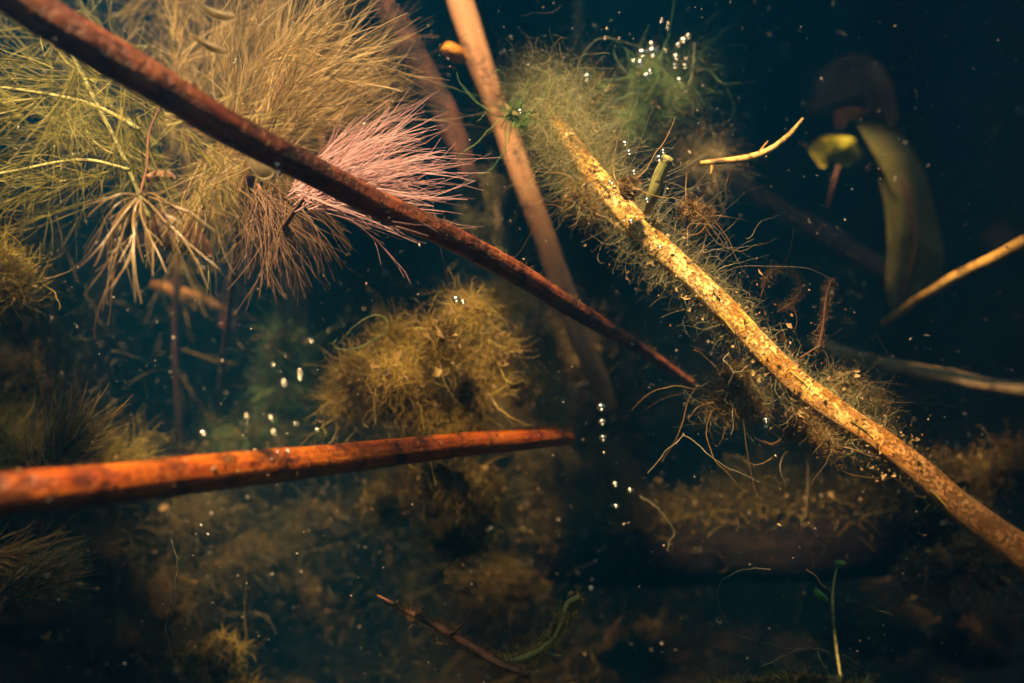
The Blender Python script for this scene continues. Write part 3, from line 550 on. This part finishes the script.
# pale forked whorl: each leaf a part
wh = empty("whorled_water_plant", at(140, 196, .66), "pale whorl of stiff forked leaves hanging under the tangled yellow green shoots", "water plant", "feathery water plants")
P, r = pxpath([(168, 90, .80, 2), (150, 130, .75, 2), (147, 165, .70, 2), (140, 194, .667, 2.5)], 22); tube("stem", P, r, M['brown'], wh, 9, .08, 60, 37)
wl_ = [(-170, 72), (-156, 50), (-148, 96), (-140, 70), (-131, 84), (-122, 110), (-113, 122), (-106, 118), (-94, 112), (-84, 84), (-70, 62), (-57, 88), (-44, 60), (-33, 92), (-18, 74), (-5, 78), (6, 62), (20, 48), (40, 34), (165, 44), (-135, 124), (-97, 60), (-28, 104)]
for k, (a_, Lp) in enumerate(wl_):
    ar = math.radians(a_ + rng.normal(0, 3)); d0 = .665; L0 = Lp * px(d0); f = Fil()
    D = nrm(np.array([math.cos(ar), rng.normal(-.1, .3), math.sin(ar)]))
    b0 = at(140 + 4 * math.cos(ar), 196 - 4 * math.sin(ar), d0)
    Q = walk(b0[None], D, L0 * rng.uniform(.35, .7), 7, .11, .09, (0, 0, -.05))[0]; t_ = rng.uniform(0, 1) ** 1.3; r0 = .00055 * rng.uniform(.65, 1.25)
    f.add(Q, r0, r0 * .85, t_); dq = nrm(Q[-1] - Q[-2])
    for s in (-1, 1):
        side = nrm(np.cross(dq, [0, 1, 0])) * s
        f.add(walk(Q[-1][None], nrm(dq + side * rng.uniform(.12, .32)), L0 * rng.uniform(.4, .62), 8, .05, .07, (0, 0, -.045)), r0 * .8, r0 * .35, t_)
        if rng.uniform() < .4: f.add(walk(Q[-3][None], nrm(dq + side * .5), L0 * .3, 6, .05, .06, (0, 0, -.04)), r0 * .6, r0 * .3, t_)
    f.build("leaf", M['cream'], wh, 5, stuff=False)

# tangled yellow-green shoots on the left
yg = empty("feathery_water_plant", at(110, 240, .8), "tangle of yellow green shoots spreading sideways at the left edge", "water plant", "feathery water plants")
for pts in ([(150, 220, .80, 7), (120, 150, .80, 7), (90, 90, .82, 6), (60, 30, .84, 5)], [(140, 130, .78, 7), (90, 104, .78, 6), (20, 90, .80, 5), (-40, 84, .8, 5)], [(130, 170, .76, 6), (80, 160, .76, 6), (10, 172, .78, 5), (-40, 180, .78, 4)]):
    P, r = pxpath(pts, 30); tube("stem", P, r * .7, M['mossy'], yg, 8, .1, 60, int(pts[0][0]))
f = Fil()
for (cx, cy, sx, sy, N, a0, a1, l0, l1, d) in [(110, 135, 30, 26, 200, 130, 200, .03, .09, .78), (70, 100, 40, 14, 170, 150, 215, .03, .08, .80), (120, 110, 34, 30, 160, 220, 300, .03, .08, .77), (60, 165, 36, 12, 150, 165, 215, .03, .08, .76), (150, 120, 30, 40, 160, -80, 60, .02, .07, .8), (40, 40, 40, 30, 160, 60, 220, .03, .08, .9)]:
    N = int(N * .62); S_, D_ = tufted(cx, sx, cy, sy, d, N, a0, a1, 7, 12, .5, .05)
    feather(f, S_, D_, rng.uniform(l0, l1, N), .00042, 10, .07, .08, 3, .4)
f.build("leaves", M['yellowgreen'], yg, 2)

# background plumes filling the top-left
bgp = empty("feathery_water_plant", at(120, 120, 1.05), "hazy olive thicket of feathery shoots filling the corner behind the plumes", "water plant", "feathery water plants")
f = Fil()
for pts in ([(40, 560, 1.2, 6), (52, 330, 1.12, 7), (66, 150, 1.06, 7), (60, -20, 1.05, 6)], [(190, 560, 1.25, 6), (176, 330, 1.15, 8), (190, 120, 1.06, 8), (170, -20, 1.05, 7)], [(330, 180, 1.06, 9), (310, 60, 1.06, 9), (330, -30, 1.06, 8)]):
    P, r = pxpath(pts, 30); tube("stem", P, r, M['brown'], bgp, 8, .1, 60, int(pts[0][0]) + 3)
    N = 200; i = rng.integers(0, 30, N); feather(f, P[i], dirs2d(0, 360, N, .6), rng.uniform(.03, .085, N), .00045, 9, .06, .08, 3, .3, (0, 0, .02))
f.build("leaves", M['goldmoss'], bgp, 2)

# low fans
for (bx, by, d, a0, a1, Lp, N, lb, mt) in [(52, 462, .74, 18, 95, 82, 150, "low blurred fan of olive leaves above the thick end of the orange red stem", 'olive'),
                                       (12, 592, .72, 2, 48, 92, 110, "low dim fan of brown leaves under the thick end of the orange red stem", 'tan'),
                                       (-6, 560, .80, -25, 30, 90, 60, "dark sparse fan of leaves at the bottom picture edge", 'olive')]:
    o = empty("feathery_water_plant", at(bx, by, d), lb, "water plant", "feathery water plants")
    P, r = pxpath([(bx - 20, by + 30, d, 8), (bx - 8, by + 10, d, 8), (bx + 6, by - 6, d, 6)], 10); tube("stem", P, r, M['brown'], o, 8, .08, 60, by)
    f = Fil(); S_ = np.stack([at(x, y, d) for x, y in zip(rng.normal(bx, 9, N), rng.normal(by, 6, N))])
    feather(f, S_, dirs2d(a0, a1, N, .25), rng.uniform(.5, 1.05, N) * Lp * px(d), .00045, 10, .03, .04, 2, .3, (0, 0, -.01)); f.build("leaves", M[mt], o)

# ------------------------------------------------------------------ leaves
def sheet(name, outline, d, mat, parent, bend=.01, thick=.0006, ridge=.002, nr=7, seed=0, tilt=(0, 0)):
    """A leaf from its outline (pixels): rings towards the midpoint, cupped, with a back face and an edge."""
    o2 = crom(outline + outline[:1], 49)[:-1] if len(outline[0]) == 3 else crom([(x, y, 0) for x, y in outline] + [(*outline[0], 0)], 49)[:-1]
    c = o2.mean(0); V = []; n = len(o2)
    for s in (0, 1):
        for k in range(nr):
            u = 1 - k / nr
            for q in o2:
                x, y = c[:2] + (q[:2] - c[:2]) * u
                w = at(x, y, d)
                nz_ = mnoise.fractal(Vector((w[0] * 30, w[2] * 30, seed)), 1, 2, 3)
                w[1] += bend * (1 - u * u) + ridge * nz_ * 2 + (x - c[0]) * px(d) * tilt[0] + (y - c[1]) * px(d) * tilt[1] + s * thick
                V.append(w)
        w = at(c[0], c[1], d); w[1] += bend + s * thick; V.append(w)
    F = []; Tn = []
    for s in (0, 1):
        b = s * (nr * n + 1)
        for k in range(nr - 1):
            for j in range(n): F.append([b + k * n + j, b + k * n + (j + 1) % n, b + (k + 1) * n + (j + 1) % n, b + (k + 1) * n + j])
        for j in range(n): Tn.append([b + (nr - 1) * n + j, b + (nr - 1) * n + (j + 1) % n, b + nr * n])
    b = nr * n + 1
    for j in range(n): F.append([j, (j + 1) % n, b + (j + 1) % n, b + j])
    return mesh_obj(name, np.array(V), [np.array(F), np.array(Tn)], mat, parent)
def leaf(name, label, outline, d, mat, vein=None, stalk=None, cat="leaf", **k):
    c = np.mean(outline, 0); o = empty(name, at(c[0], max(q[1] for q in outline), d), label, cat, "sunken leaves")
    bl = sheet("leaf_blade", outline, d, M[mat], o, **k)
    if vein and len(vein) == 4:
        for u in (.15, .27, .39, .51, .63, .75):
            V0 = crom([at(q[0], q[1], q[2]) for q in vein], 40); b0 = V0[int(u * 39)]; dn = nrm(V0[min(int(u * 39) + 3, 39)] - b0)
            for sd in (-1, 1):
                sv = nrm(np.cross(dn, [0, 1, 0])) * sd; Q = np.array([b0 + (dn * .5 + sv) * t_ * .018 + np.array([0, .004 * t_ * t_, 0]) for t_ in np.linspace(0, 1, 6)])
                g = Fil(); g.add(Q, .0008, .0003, .3); g.build("vein", M['goldmoss'], bl, 4, stuff=False)
    for nm, pts in (("midrib", vein), ("leaf_stalk", stalk)):
        if pts: P, r = pxpath(pts, 20); tube(nm, P, r, M['brown'], bl if nm == 'midrib' else o, 7, .05, 60, 3)
    return o
leaf("sunken_leaf", "brown domed leaf hanging in dark water above the yellow leaf", [(804, 118), (808, 88), (826, 66), (854, 54), (884, 66), (900, 92), (904, 118), (890, 132), (862, 122), (832, 116)], 1.22, 'brownleaf', [(856, 120, 1.215, 3), (856, 90, 1.213, 3), (855, 58, 1.21, 2)], bend=-.018, seed=3, tilt=(.3, .2))
leaf("sunken_leaf", "long olive leaf blade curving down to the ochre stem", [(850, 124), (876, 122), (906, 136), (928, 168), (942, 214), (949, 252), (942, 284), (918, 304), (894, 318), (884, 296), (886, 250), (882, 200), (868, 160)], 1.18, 'blade', [(862, 130, 1.172, 3), (900, 180, 1.168, 4), (916, 240, 1.168, 4), (896, 316, 1.176, 3)], bend=-.012, seed=5, tilt=(.35, 0))
leaf("sunken_leaf", "small yellow folded leaf with a bright corner under the brown leaf", [(808, 146), (822, 137), (838, 136), (852, 140), (857, 158), (842, 167), (836, 160), (824, 166)], 1.15, 'yellowleaf', None, [(838, 166, 1.15, 4), (833, 186, 1.15, 4), (828, 208, 1.16, 3)], bend=-.002, ridge=.004, seed=7, tilt=(-.3, .5))
leaf("sunken_leaf", "small orange leaf scrap caught between the brown and yellow leaves", [(834, 112), (846, 108), (862, 110), (864, 116), (850, 120), (846, 128), (836, 126)], 1.16, 'orangeleaf', bend=-.001, seed=8, tilt=(.2, .8))
leaf("sunken_leaf", "rose brown leaf half hidden behind the pale forked whorl", [(146, 220), (166, 208), (190, 214), (206, 236), (212, 256), (190, 254), (166, 250), (150, 238)], .86, 'brownleaf', bend=-.01, seed=9)
leaf("sunken_leaf", "small rose leaf scrap above the pale forked whorl", [(142, 177), (156, 170), (170, 171), (174, 178), (158, 181), (148, 183)], .76, 'roseleaf', bend=-.005, seed=10)
leaf("sunken_leaf", "dark pointed leaf scrap drifting over the tan plume", [(188, 32), (200, 38), (216, 44), (230, 52), (224, 56), (206, 48), (194, 40)], .64, 'darkleaf', bend=-.001, ridge=.0008, thick=.0003, seed=11)
leaf("sunken_leaf", "dark ragged leaf scrap at the top edge above the tan plume", [(200, 4), (214, 8), (236, 14), (234, 20), (218, 20), (206, 14)], .64, 'darkleaf', bend=-.001, ridge=.0008, thick=.0003, seed=12)
leaf("sunken_leaf", "pale translucent leaf scrap tucked under the dark red stem", [(242, 144), (258, 150), (270, 160), (274, 174), (262, 179), (250, 168)], .70, 'paleleaf', bend=-.002, seed=13)
leaf("sunken_leaf", "rough orange scrap stuck beside the salmon stem", [(440, 50), (447, 43), (458, 45), (466, 52), (465, 62), (456, 64), (446, 58)], 1.0, 'orangeleaf', bend=-.012, ridge=.006, seed=14)

# ------------------------------------------------------------------ twigs, sprout and threads
def twig(name, label, paths, mat, cat="twig", group=None, rough=.22):
    o = None
    for k, pts in enumerate(paths):
        P, r = pxpath(pts, 26 if k == 0 else 12)
        if o is None: o = empty(name, P[0], label, cat, group)
        tube("main_shaft" if k == 0 else "side_branch", P, r, M[mat], o, 9, rough, 70, k + int(pts[0][0]))
    return o
tw = twig("curved_twig", "golden curved twig with a pale tip left of the brown leaf", [[(700, 163, .82, 4), (722, 161, .82, 6), (750, 157, .82, 7), (772, 148, .82, 6), (790, 134, .82, 5), (803, 118, .82, 2)], [(710, 162, .82, 3), (712, 168, .82, 3), (711, 174, .82, 2)], [(758, 155, .82, 3), (764, 146, .82, 2), (768, 141, .82, 1)]], 'ochre')
tw = twig("frayed_twig", "frayed brown twig pointing up left near the bottom edge", [[(377, 595, .80, 1.2), (400, 607, .79, 5), (430, 622, .78, 7), (460, 640, .77, 8), (500, 664, .76, 8), (530, 676, .76, 6)], [(384, 602, .8, 1.5), (404, 612, .79, 3), (420, 618, .79, 4)], [(450, 634, .77, 4), (465, 622, .77, 3), (472, 610, .77, 2)]], 'brown')
P, r = pxpath([(390, 602, .79, 4), (430, 622, .78, 7), (480, 652, .77, 7), (525, 674, .76, 7)], 40); T, A, B = frames(P)
f = Fil(); N = 900; i = rng.integers(3, 40, N); f.add(fuzz_on(P, r, A, B, i, N, .35, (0, 0, 0), (.002, .012), K=7, wob=.6, curv=.6), .00026, .00009, rng.uniform(0, 1, N)); f.build("algae_fuzz", M['brownfuzz'], tw, 2)
tw = twig("curled_shoot", "green tipped curled shoot rising from the frayed twig", [[(500, 664, .77, 8), (530, 656, .77, 8), (552, 640, .77, 6), (562, 620, .77, 5), (568, 604, .77, 6), (580, 597, .77, 7)], [(540, 650, .77, 4), (552, 655, .77, 3), (562, 656, .77, 2)]], 'mossy', "shoot")
P, r = pxpath([(500, 664, .77, 12), (530, 656, .77, 11), (552, 640, .77, 9), (562, 620, .77, 8), (580, 597, .77, 9)], 40); T, A, B = frames(P)
f = Fil(); N = 1000; i = rng.integers(0, 40, N); f.add(fuzz_on(P, r, A, B, i, N, .35, (0, 0, 0), (.002, .012), K=7, wob=.6, curv=.6), .00026, .00009, rng.uniform(0, 1, N)); f.build("algae_fuzz", M['goldfuzz'], tw, 2)
tw = twig("knobbly_twig", "thin twig furred with algae standing above the straw stem", [[(818, 350, .77, 3), (823, 325, .77, 3), (826, 300, .77, 3), (831, 280, .77, 2)], [(800, 358, .77, 2), (820, 345, .78, 2), (842, 328, .79, 1)]], 'brown')
P, r = pxpath([(818, 350, .77, 4), (827, 300, .77, 5), (831, 280, .77, 4)], 30); T, A, B = frames(P)
f = Fil(); N = 600; i = rng.integers(0, 30, N); f.add(fuzz_on(P, r, A, B, i, N, .3, (0, 0, 0), (.002, .008), K=7, wob=.65, curv=.6), .00014, .00005, rng.uniform(0, 1, N)); f.build("algae_fuzz", M['brownfuzz'], tw, 2)
lp = [(760, 300), (768, 275), (782, 268), (795, 274), (800, 290), (792, 303), (780, 310)]
tw = twig("looped_root", "looped root furred with brown algae hanging beside the fuzz", [[(x, y, .79, 1.6) for x, y in lp], [(792, 303, .79, 1.2), (797, 320, .79, 1), (794, 332, .79, .6)], [(782, 268, .79, 1.2), (790, 250, .79, 1), (794, 228, .79, .6)]], 'brown', "root")
P, r = pxpath([(x, y, .79, 3) for x, y in lp], 40); T, A, B = frames(P)
f = Fil(); N = 800; i = rng.integers(4, 39, N); f.add(fuzz_on(P, r, A, B, i, N, .3, (0, 0, 0), (.002, .010), K=7, wob=.65, curv=.6), .00014, .00005, rng.uniform(0, 1, N)); f.build("algae_fuzz", M['brownfuzz'], tw, 2)

sp = empty("green_sprout", at(838, 660, .84), "slim sprout with two small green leaves below the log", "sprout")
P, r = pxpath([(841, 680, .84, 3), (836, 645, .84, 3), (833, 612, .84, 3), (833, 588, .84, 2.6), (838, 562, .84, 2)], 24); tube("stem", P, r, M['mossy'], sp, 8, .1, 70, 3)
for ol in ([(816, 588), (822, 592), (828, 598), (828, 602), (820, 600), (815, 594)], [(834, 561), (842, 560), (845, 564), (840, 568), (835, 566)]):
    sheet("leaf", ol, .838, M['greenleaf'], sp, bend=-.003, seed=4)

THR = [("pale bent thread forming a roof shape above the log", [(648, 474, .80), (668, 452, .80), (684, 436, .80), (686, 436, .80), (710, 452, .79), (735, 466, .79), (757, 476, .79)]),
       ("long thin thread hanging under the orange red stem", [(172, 540, .75), (176, 565, .75), (175, 590, .75), (170, 615, .75), (172, 640, .75), (180, 668, .75)]),
       ("wide pale thread loop near the bottom under the log", [(770, 568, .76), (740, 568, .76), (718, 580, .76), (711, 602, .76), (722, 628, .76), (750, 642, .76), (790, 650, .76)]),
       ("green thread arching over to the brightest bubble cluster", [(574, 92, .93), (578, 65, .93), (590, 44, .93), (604, 37, .93), (622, 42, .93), (642, 51, .93)]),
       ("pale thread curling down from the column of silver bubbles", [(694, 42, .93), (694, 60, .93), (690, 78, .93), (684, 92, .93), (674, 104, .93)]),
       ("green thread hooked under the brightest bubble cluster", [(655, 58, .93), (658, 75, .93), (652, 92, .93), (642, 104, .93)]),
       ("thin green thread loops at the side of the golden clump", [(336, 338, .83), (332, 346, .83), (345, 350, .83), (365, 344, .83), (380, 336, .83), (384, 322, .83), (372, 318, .83), (352, 328, .83), (340, 346, .83), (362, 352, .83)]),
       ("golden hooked thread on top of the golden clump", [(455, 342, .81), (462, 330, .81), (476, 327, .81), (482, 336, .81), (484, 347, .81), (474, 352, .81)]),
       ("thin bluish thread arc beside the ochre stem", [(1000, 120, 1.1), (990, 150, 1.1), (992, 168, 1.1), (1010, 158, 1.1), (1040, 150, 1.1)]),
       ("faint thread curve under the tuft of three bubbles", [(640, 495, .9), (660, 510, .9), (672, 530, .9), (668, 552, .9)]),
       ("pale thread crossing the green sprout", [(806, 570, .82), (822, 586, .82), (850, 600, .82), (885, 614, .82)]),
       ("bluish thread arching over the bottom mossy mound", [(760, 668, .7), (790, 655, .7), (820, 652, .7), (845, 662, .7), (862, 678, .7)]),
       ("thread dropping from the straw stem fuzz into dark water", [(727, 352, .76), (722, 362, .76), (728, 372, .76), (740, 366, .76), (752, 350, .76)]),
       ("long pale hair reaching from the fuzz towards the looped root", [(745, 240, .77), (757, 228, .77), (775, 218, .77), (785, 213, .77)]),
       ("thin twisted thread below the straw stem beside the vertical twig", [(836, 432, .76), (830, 445, .76), (828, 458, .76), (834, 468, .76), (842, 478, .76)]),
       ("faint slanting thread beyond the bubbles in the blue water", [(720, 12, 1.0), (705, 30, 1.0), (692, 52, 1.0)]),
       ("pale clear sliver drifting at the top above the fuzz", [(518, 17, .9), (538, 13, .9), (556, 11, .9)])]
for k, (lb, pts) in enumerate(THR):
    P = crom([at(*q) for q in pts], 34) + np.cumsum(rng.normal(0, .0004, (34, 3)), 0)
    f = Fil(); wd = .00028 if k not in (5, 6, 7) else .00034
    f.add(P, wd, wd * .35, rng.uniform(.1, .7)); o = f.build("algae_thread", M['greenthread'] if 'green thread' in lb else (M['goldfuzz'] if 'golden' in lb else M['thread']), None, 6, stuff=False)
    tag(o, lb, "thread", "loose algae threads")

# ------------------------------------------------------------------ bubbles
BUB = [("silver bubble in the brightest cluster over the green algae", [(642, 53, 4.5), (652, 52, 5), (640, 63, 4), (633, 61, 2.5), (651, 44, 2.5), (665, 50, 3), (646, 76, 3.5), (650, 71, 2.5)], .92),
       ("silver bubble in the upright column beside the brightest cluster", [(676, 57, 3.5), (683, 40, 3.5), (688, 36, 3), (678, 45, 4), (685, 66, 3.2), (675, 66, 3), (679, 80, 3.5), (686, 59, 2)], .92),
       ("silver bubble on the small tuft nearest the salmon stem", [(587, 77, 3.5), (583, 78, 2.5), (573, 95, 2.5)], .92),
       ("small bubble drifting near the salmon stem in blue water", [(511, 50, 2.2), (504, 51, 2.2), (501, 53, 2), (511, 37, 1.8), (607, 29, 1.6), (605, 38, 1.6), (619, 38, 1.4)], .9),
       ("tiny greenish bubble above the column of silver bubbles", [(661, 22, 1.8), (668, 23, 2), (667, 28, 1.6), (662, 19, 1.4)], .9),
       ("bright bubble on the tiny green algae ball", [(520, 111, 3)], .80),
       ("bright bubble in the fuzz above the green shoot", [(625, 143, 3), (629, 152, 2.8), (634, 172, 2.2)], .75),
       ("bright bubble on the tip of the green shoot", [(659, 158, 3), (663, 151, 2.6)], .745),
       ("bright bubble at the foot of the green shoot", [(647, 200, 3.2)], .752),
       ("bright bubble resting on the straw stem", [(610, 182, 3), (624, 221, 2.2), (631, 221, 2.4), (660, 247, 2.6), (612, 184, 2)], .755),
       ("silver bubble in the vertical string of rising bubbles", [(601, 407, 3.4), (602, 422, 3.2), (603, 438, 3), (604, 453, 1.6)], .8),
       ("silver bubble in the tuft of three beside the dim weed", [(615, 484, 3.6), (630, 490, 3), (616, 506, 2.6)], .86),
       ("single round bubble above the curled green shoot", [(591, 588, 3.4)], .77),
       ("paired bubble on top of the golden algae clump", [(456, 299, 3.4), (463, 302, 3.6)], .82),
       ("bubble among the dark green algae column", [(312, 341, 3), (300, 372, 2.8), (300, 378, 2.8), (273, 365, 3.4), (284, 383, 3.2), (271, 418, 3), (274, 432, 3), (296, 424, 2.8), (247, 416, 2.6), (286, 356, 2), (247, 424, 2), (290, 452, 2)], 1.05),
       ("bubble resting near the orange red stem", [(203, 433, 3.2), (288, 451, 2.4), (278, 452, 2.4)], .64),
       ("small yellow green bubble left of the golden algae clump", [(317, 430, 3)], .9),
       ("paired bubble in dark water under the straw stem", [(766, 420, 2.6), (766, 427, 2.6)], .77),
       ("small bubble under the dark red stem by the pale scrap", [(277, 165, 1.8), (278, 172, 2), (278, 178, 1.8)], .6),
       ("yellowish bubble under the orange red stem", [(201, 525, 1.8), (208, 534, 1.8), (196, 534, 1.4)], .75)]
v_, f_ = ICO[3]
bub0 = mesh_obj("air_bubble", v_, [f_], M['bubble']); first = True
for lb, pts, d in BUB:
    ys = sorted(q[1] for q in pts); ORD = ["topmost", "second from the top", "third from the top", "fourth from the top", "fifth from the top", "sixth from the top", "seventh from the top", "eighth from the top", "ninth from the top", "tenth from the top", "eleventh from the top"]
    for x, y, rp_ in pts:
        k_ = sum(1 for q in pts if (q[1], q[0]) < (y, x)); full = lb if len(pts) == 1 else lb + ", " + ("lowest" if k_ == len(pts) - 1 else ORD[k_])
        o = bub0 if first else bub0.copy()
        if not first: COL.objects.link(o)
        first = False
        dd = d + rng.normal(0, .004); o.location = Vector(at(x, y, dd)); s = rp_ * px(dd) * rng.uniform(.8, 1.4); o.scale = (s, s, s * rng.uniform(.88, 1.0))
        tag(o, full, "bubble", "air bubbles")

# ------------------------------------------------------------------ drifting specks
N = 8000; d_ = rng.uniform(.28, 1.6, N); C = np.stack([at(x, y, d) for x, y, d in zip(rng.uniform(-60, 1084, N), rng.uniform(-40, 720, N), d_)])
vv = np.array([(1, 0, 0), (-1, 0, 0), (0, 1, 0), (0, -1, 0), (0, 0, 1), (0, 0, -1)], float); ff = np.array([(0, 2, 4), (2, 1, 4), (1, 3, 4), (3, 0, 4), (2, 0, 5), (1, 2, 5), (3, 1, 5), (0, 3, 5)]); sz = (rng.lognormal(-.2, .5, N) * 0.00026 * np.clip(d_ / .8, .5, 1.4))[:, None, None]
st = nrm(rng.normal(size=(N, 1, 3))); V = vv[None] + (vv[None] * st).sum(-1, keepdims=True) * st * (rng.exponential(.9, N)[:, None, None])
V = (V * sz + C[:, None]).reshape(-1, 3); F = (ff[None] + np.arange(N)[:, None, None] * len(vv)).reshape(-1, 3)
tag(mesh_obj("drifting_dust", V, [F], M['speck'], None, {"tint": ('FLOAT', np.repeat(rng.uniform(0, 1, N), len(vv)))}), "pale specks of dust drifting through the water", None, None, "stuff")
# fine wispy weed filling the lower half and the edge behind the feathery plants
f = Fil(); g = Fil(); h = Fil()
N = 50000; X = rng.uniform(-40, 1064, N); Y = rng.uniform(280, 720, N); D_ = rng.uniform(1.02, 1.6, N)
C = np.stack([at(x, y, d) for x, y, d in zip(X, Y, D_)])
dens = np.array([mnoise.fractal(Vector(p * 6.5), 1, 2, 3) for p in C])
low = np.clip((Y - 300 - 60 * np.sin(X / 130.0) - np.clip(X - 560, 0, 90) * .9) / 130, -1, 1)
ok = dens + low * .35 + np.where(X < 330, .32 * np.clip((330 - X) / 120, 0, 1), 0) > .30
ok &= ~((X > 600) & (Y > 400) & (D_ < 1.2))
C = C[ok]; N = len(C); sel = np.array([mnoise.noise(Vector(p * 5 + Vector((9, 3, 1)))) for p in map(Vector, C)]) + rng.normal(0, .12, N)
Q = walk(C, nrm(rng.normal(size=(N, 3)) + np.array([0, 0, .4])), rng.uniform(.010, .045, N), 9, .25, .4); tt = np.clip(rng.normal(.45, .25, N), 0, 1); rw = rng.uniform(.00012, .00026, N)
for ff_, mk in ((f, sel < -.12), (g, (sel >= -.12) & (sel < .14)), (h, sel >= .14)): ff_.add(Q[mk], rw[mk], rw[mk] * .4, tt[mk])
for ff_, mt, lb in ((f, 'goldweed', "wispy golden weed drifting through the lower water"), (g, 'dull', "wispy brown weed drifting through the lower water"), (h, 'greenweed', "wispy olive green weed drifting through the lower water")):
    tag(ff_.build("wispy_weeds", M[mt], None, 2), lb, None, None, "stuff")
N = 46000; X = rng.uniform(-80, 1104, N); Y = rng.uniform(200, 740, N); D_ = rng.uniform(1.32, 1.8, N)
C = np.stack([at(x, y, d) for x, y, d in zip(X, Y, D_)]); dens = np.array([mnoise.fractal(Vector(p * 4.5), 1, 2, 3) for p in C])
low = np.clip((Y - 330 + np.where(X < 260, 90, 0) - np.clip(X - 600, 0, 120) * .7) / 120, -1, 1); ok = dens + low * .55 > .12
C = C[ok]; N = len(C); f = Fil(); g = Fil(); mk = rng.uniform(0, 1, N) + .6 * np.array([mnoise.noise(Vector(p * 5)) for p in C]) < .5
Q = walk(C, nrm(rng.normal(size=(N, 3)) + np.array([0, 0, .5])), rng.uniform(.03, .09, N), 6, .22, .3); tt = np.clip(rng.normal(.4, .28, N), 0, 1); rw = rng.uniform(.0003, .0008, N)
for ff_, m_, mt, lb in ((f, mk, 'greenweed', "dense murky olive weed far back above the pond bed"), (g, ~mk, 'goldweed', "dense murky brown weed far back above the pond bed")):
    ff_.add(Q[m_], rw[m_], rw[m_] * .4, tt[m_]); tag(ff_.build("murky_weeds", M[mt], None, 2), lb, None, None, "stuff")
# litter on the pond bed
N = 5000; xy = np.stack([rng.uniform(-1.3, 1.3, N), rng.uniform(.6, 2.7, N)], 1); C = np.array([(x, y, bed_z(x, y) + rng.uniform(0, .02)) for x, y in xy])
f = Fil(); f.add(walk(C, nrm(rng.normal(size=(N, 3)) * [1, 1, .5]), rng.uniform(.02, .09, N), 7, .15, .15), .0008, .0003, rng.uniform(0, 1, N))
o = f.build("bottom_debris", M['dull'], None, 2); tag(o, "tangle of dead weed lying on the pond bed and bank", None, None, "stuff")

# haze of the water: closed box, even density
m, t, n, l, b = nt("water_haze"); n.remove(b)
vp = n.new("ShaderNodeVolumePrincipled"); vp.inputs["Color"].default_value = (.004, .125, .36, 1); vp.inputs["Density"].default_value = .92
vp.inputs["Absorption Color"].default_value = (.42, .30, .07, 1); vp.inputs["Anisotropy"].default_value = .5
l.new(vp.outputs[0], n["Material Output"].inputs["Volume"])
X0, X1, Y0, Y1, Z0, Z1 = -2.4, 2.4, -1.9, 3.4, -1.5, 1.35
V = np.array([(x, y, z) for x in (X0, X1) for y in (Y0, Y1) for z in (Z0, Z1)])
F = np.array([(0, 1, 3, 2), (4, 6, 7, 5), (0, 4, 5, 1), (2, 3, 7, 6), (0, 2, 6, 4), (1, 5, 7, 3)])
tag(mesh_obj("haze", V, [F], m, smooth=False), "murky blue green pond water filling the scene", None, None, "stuff")
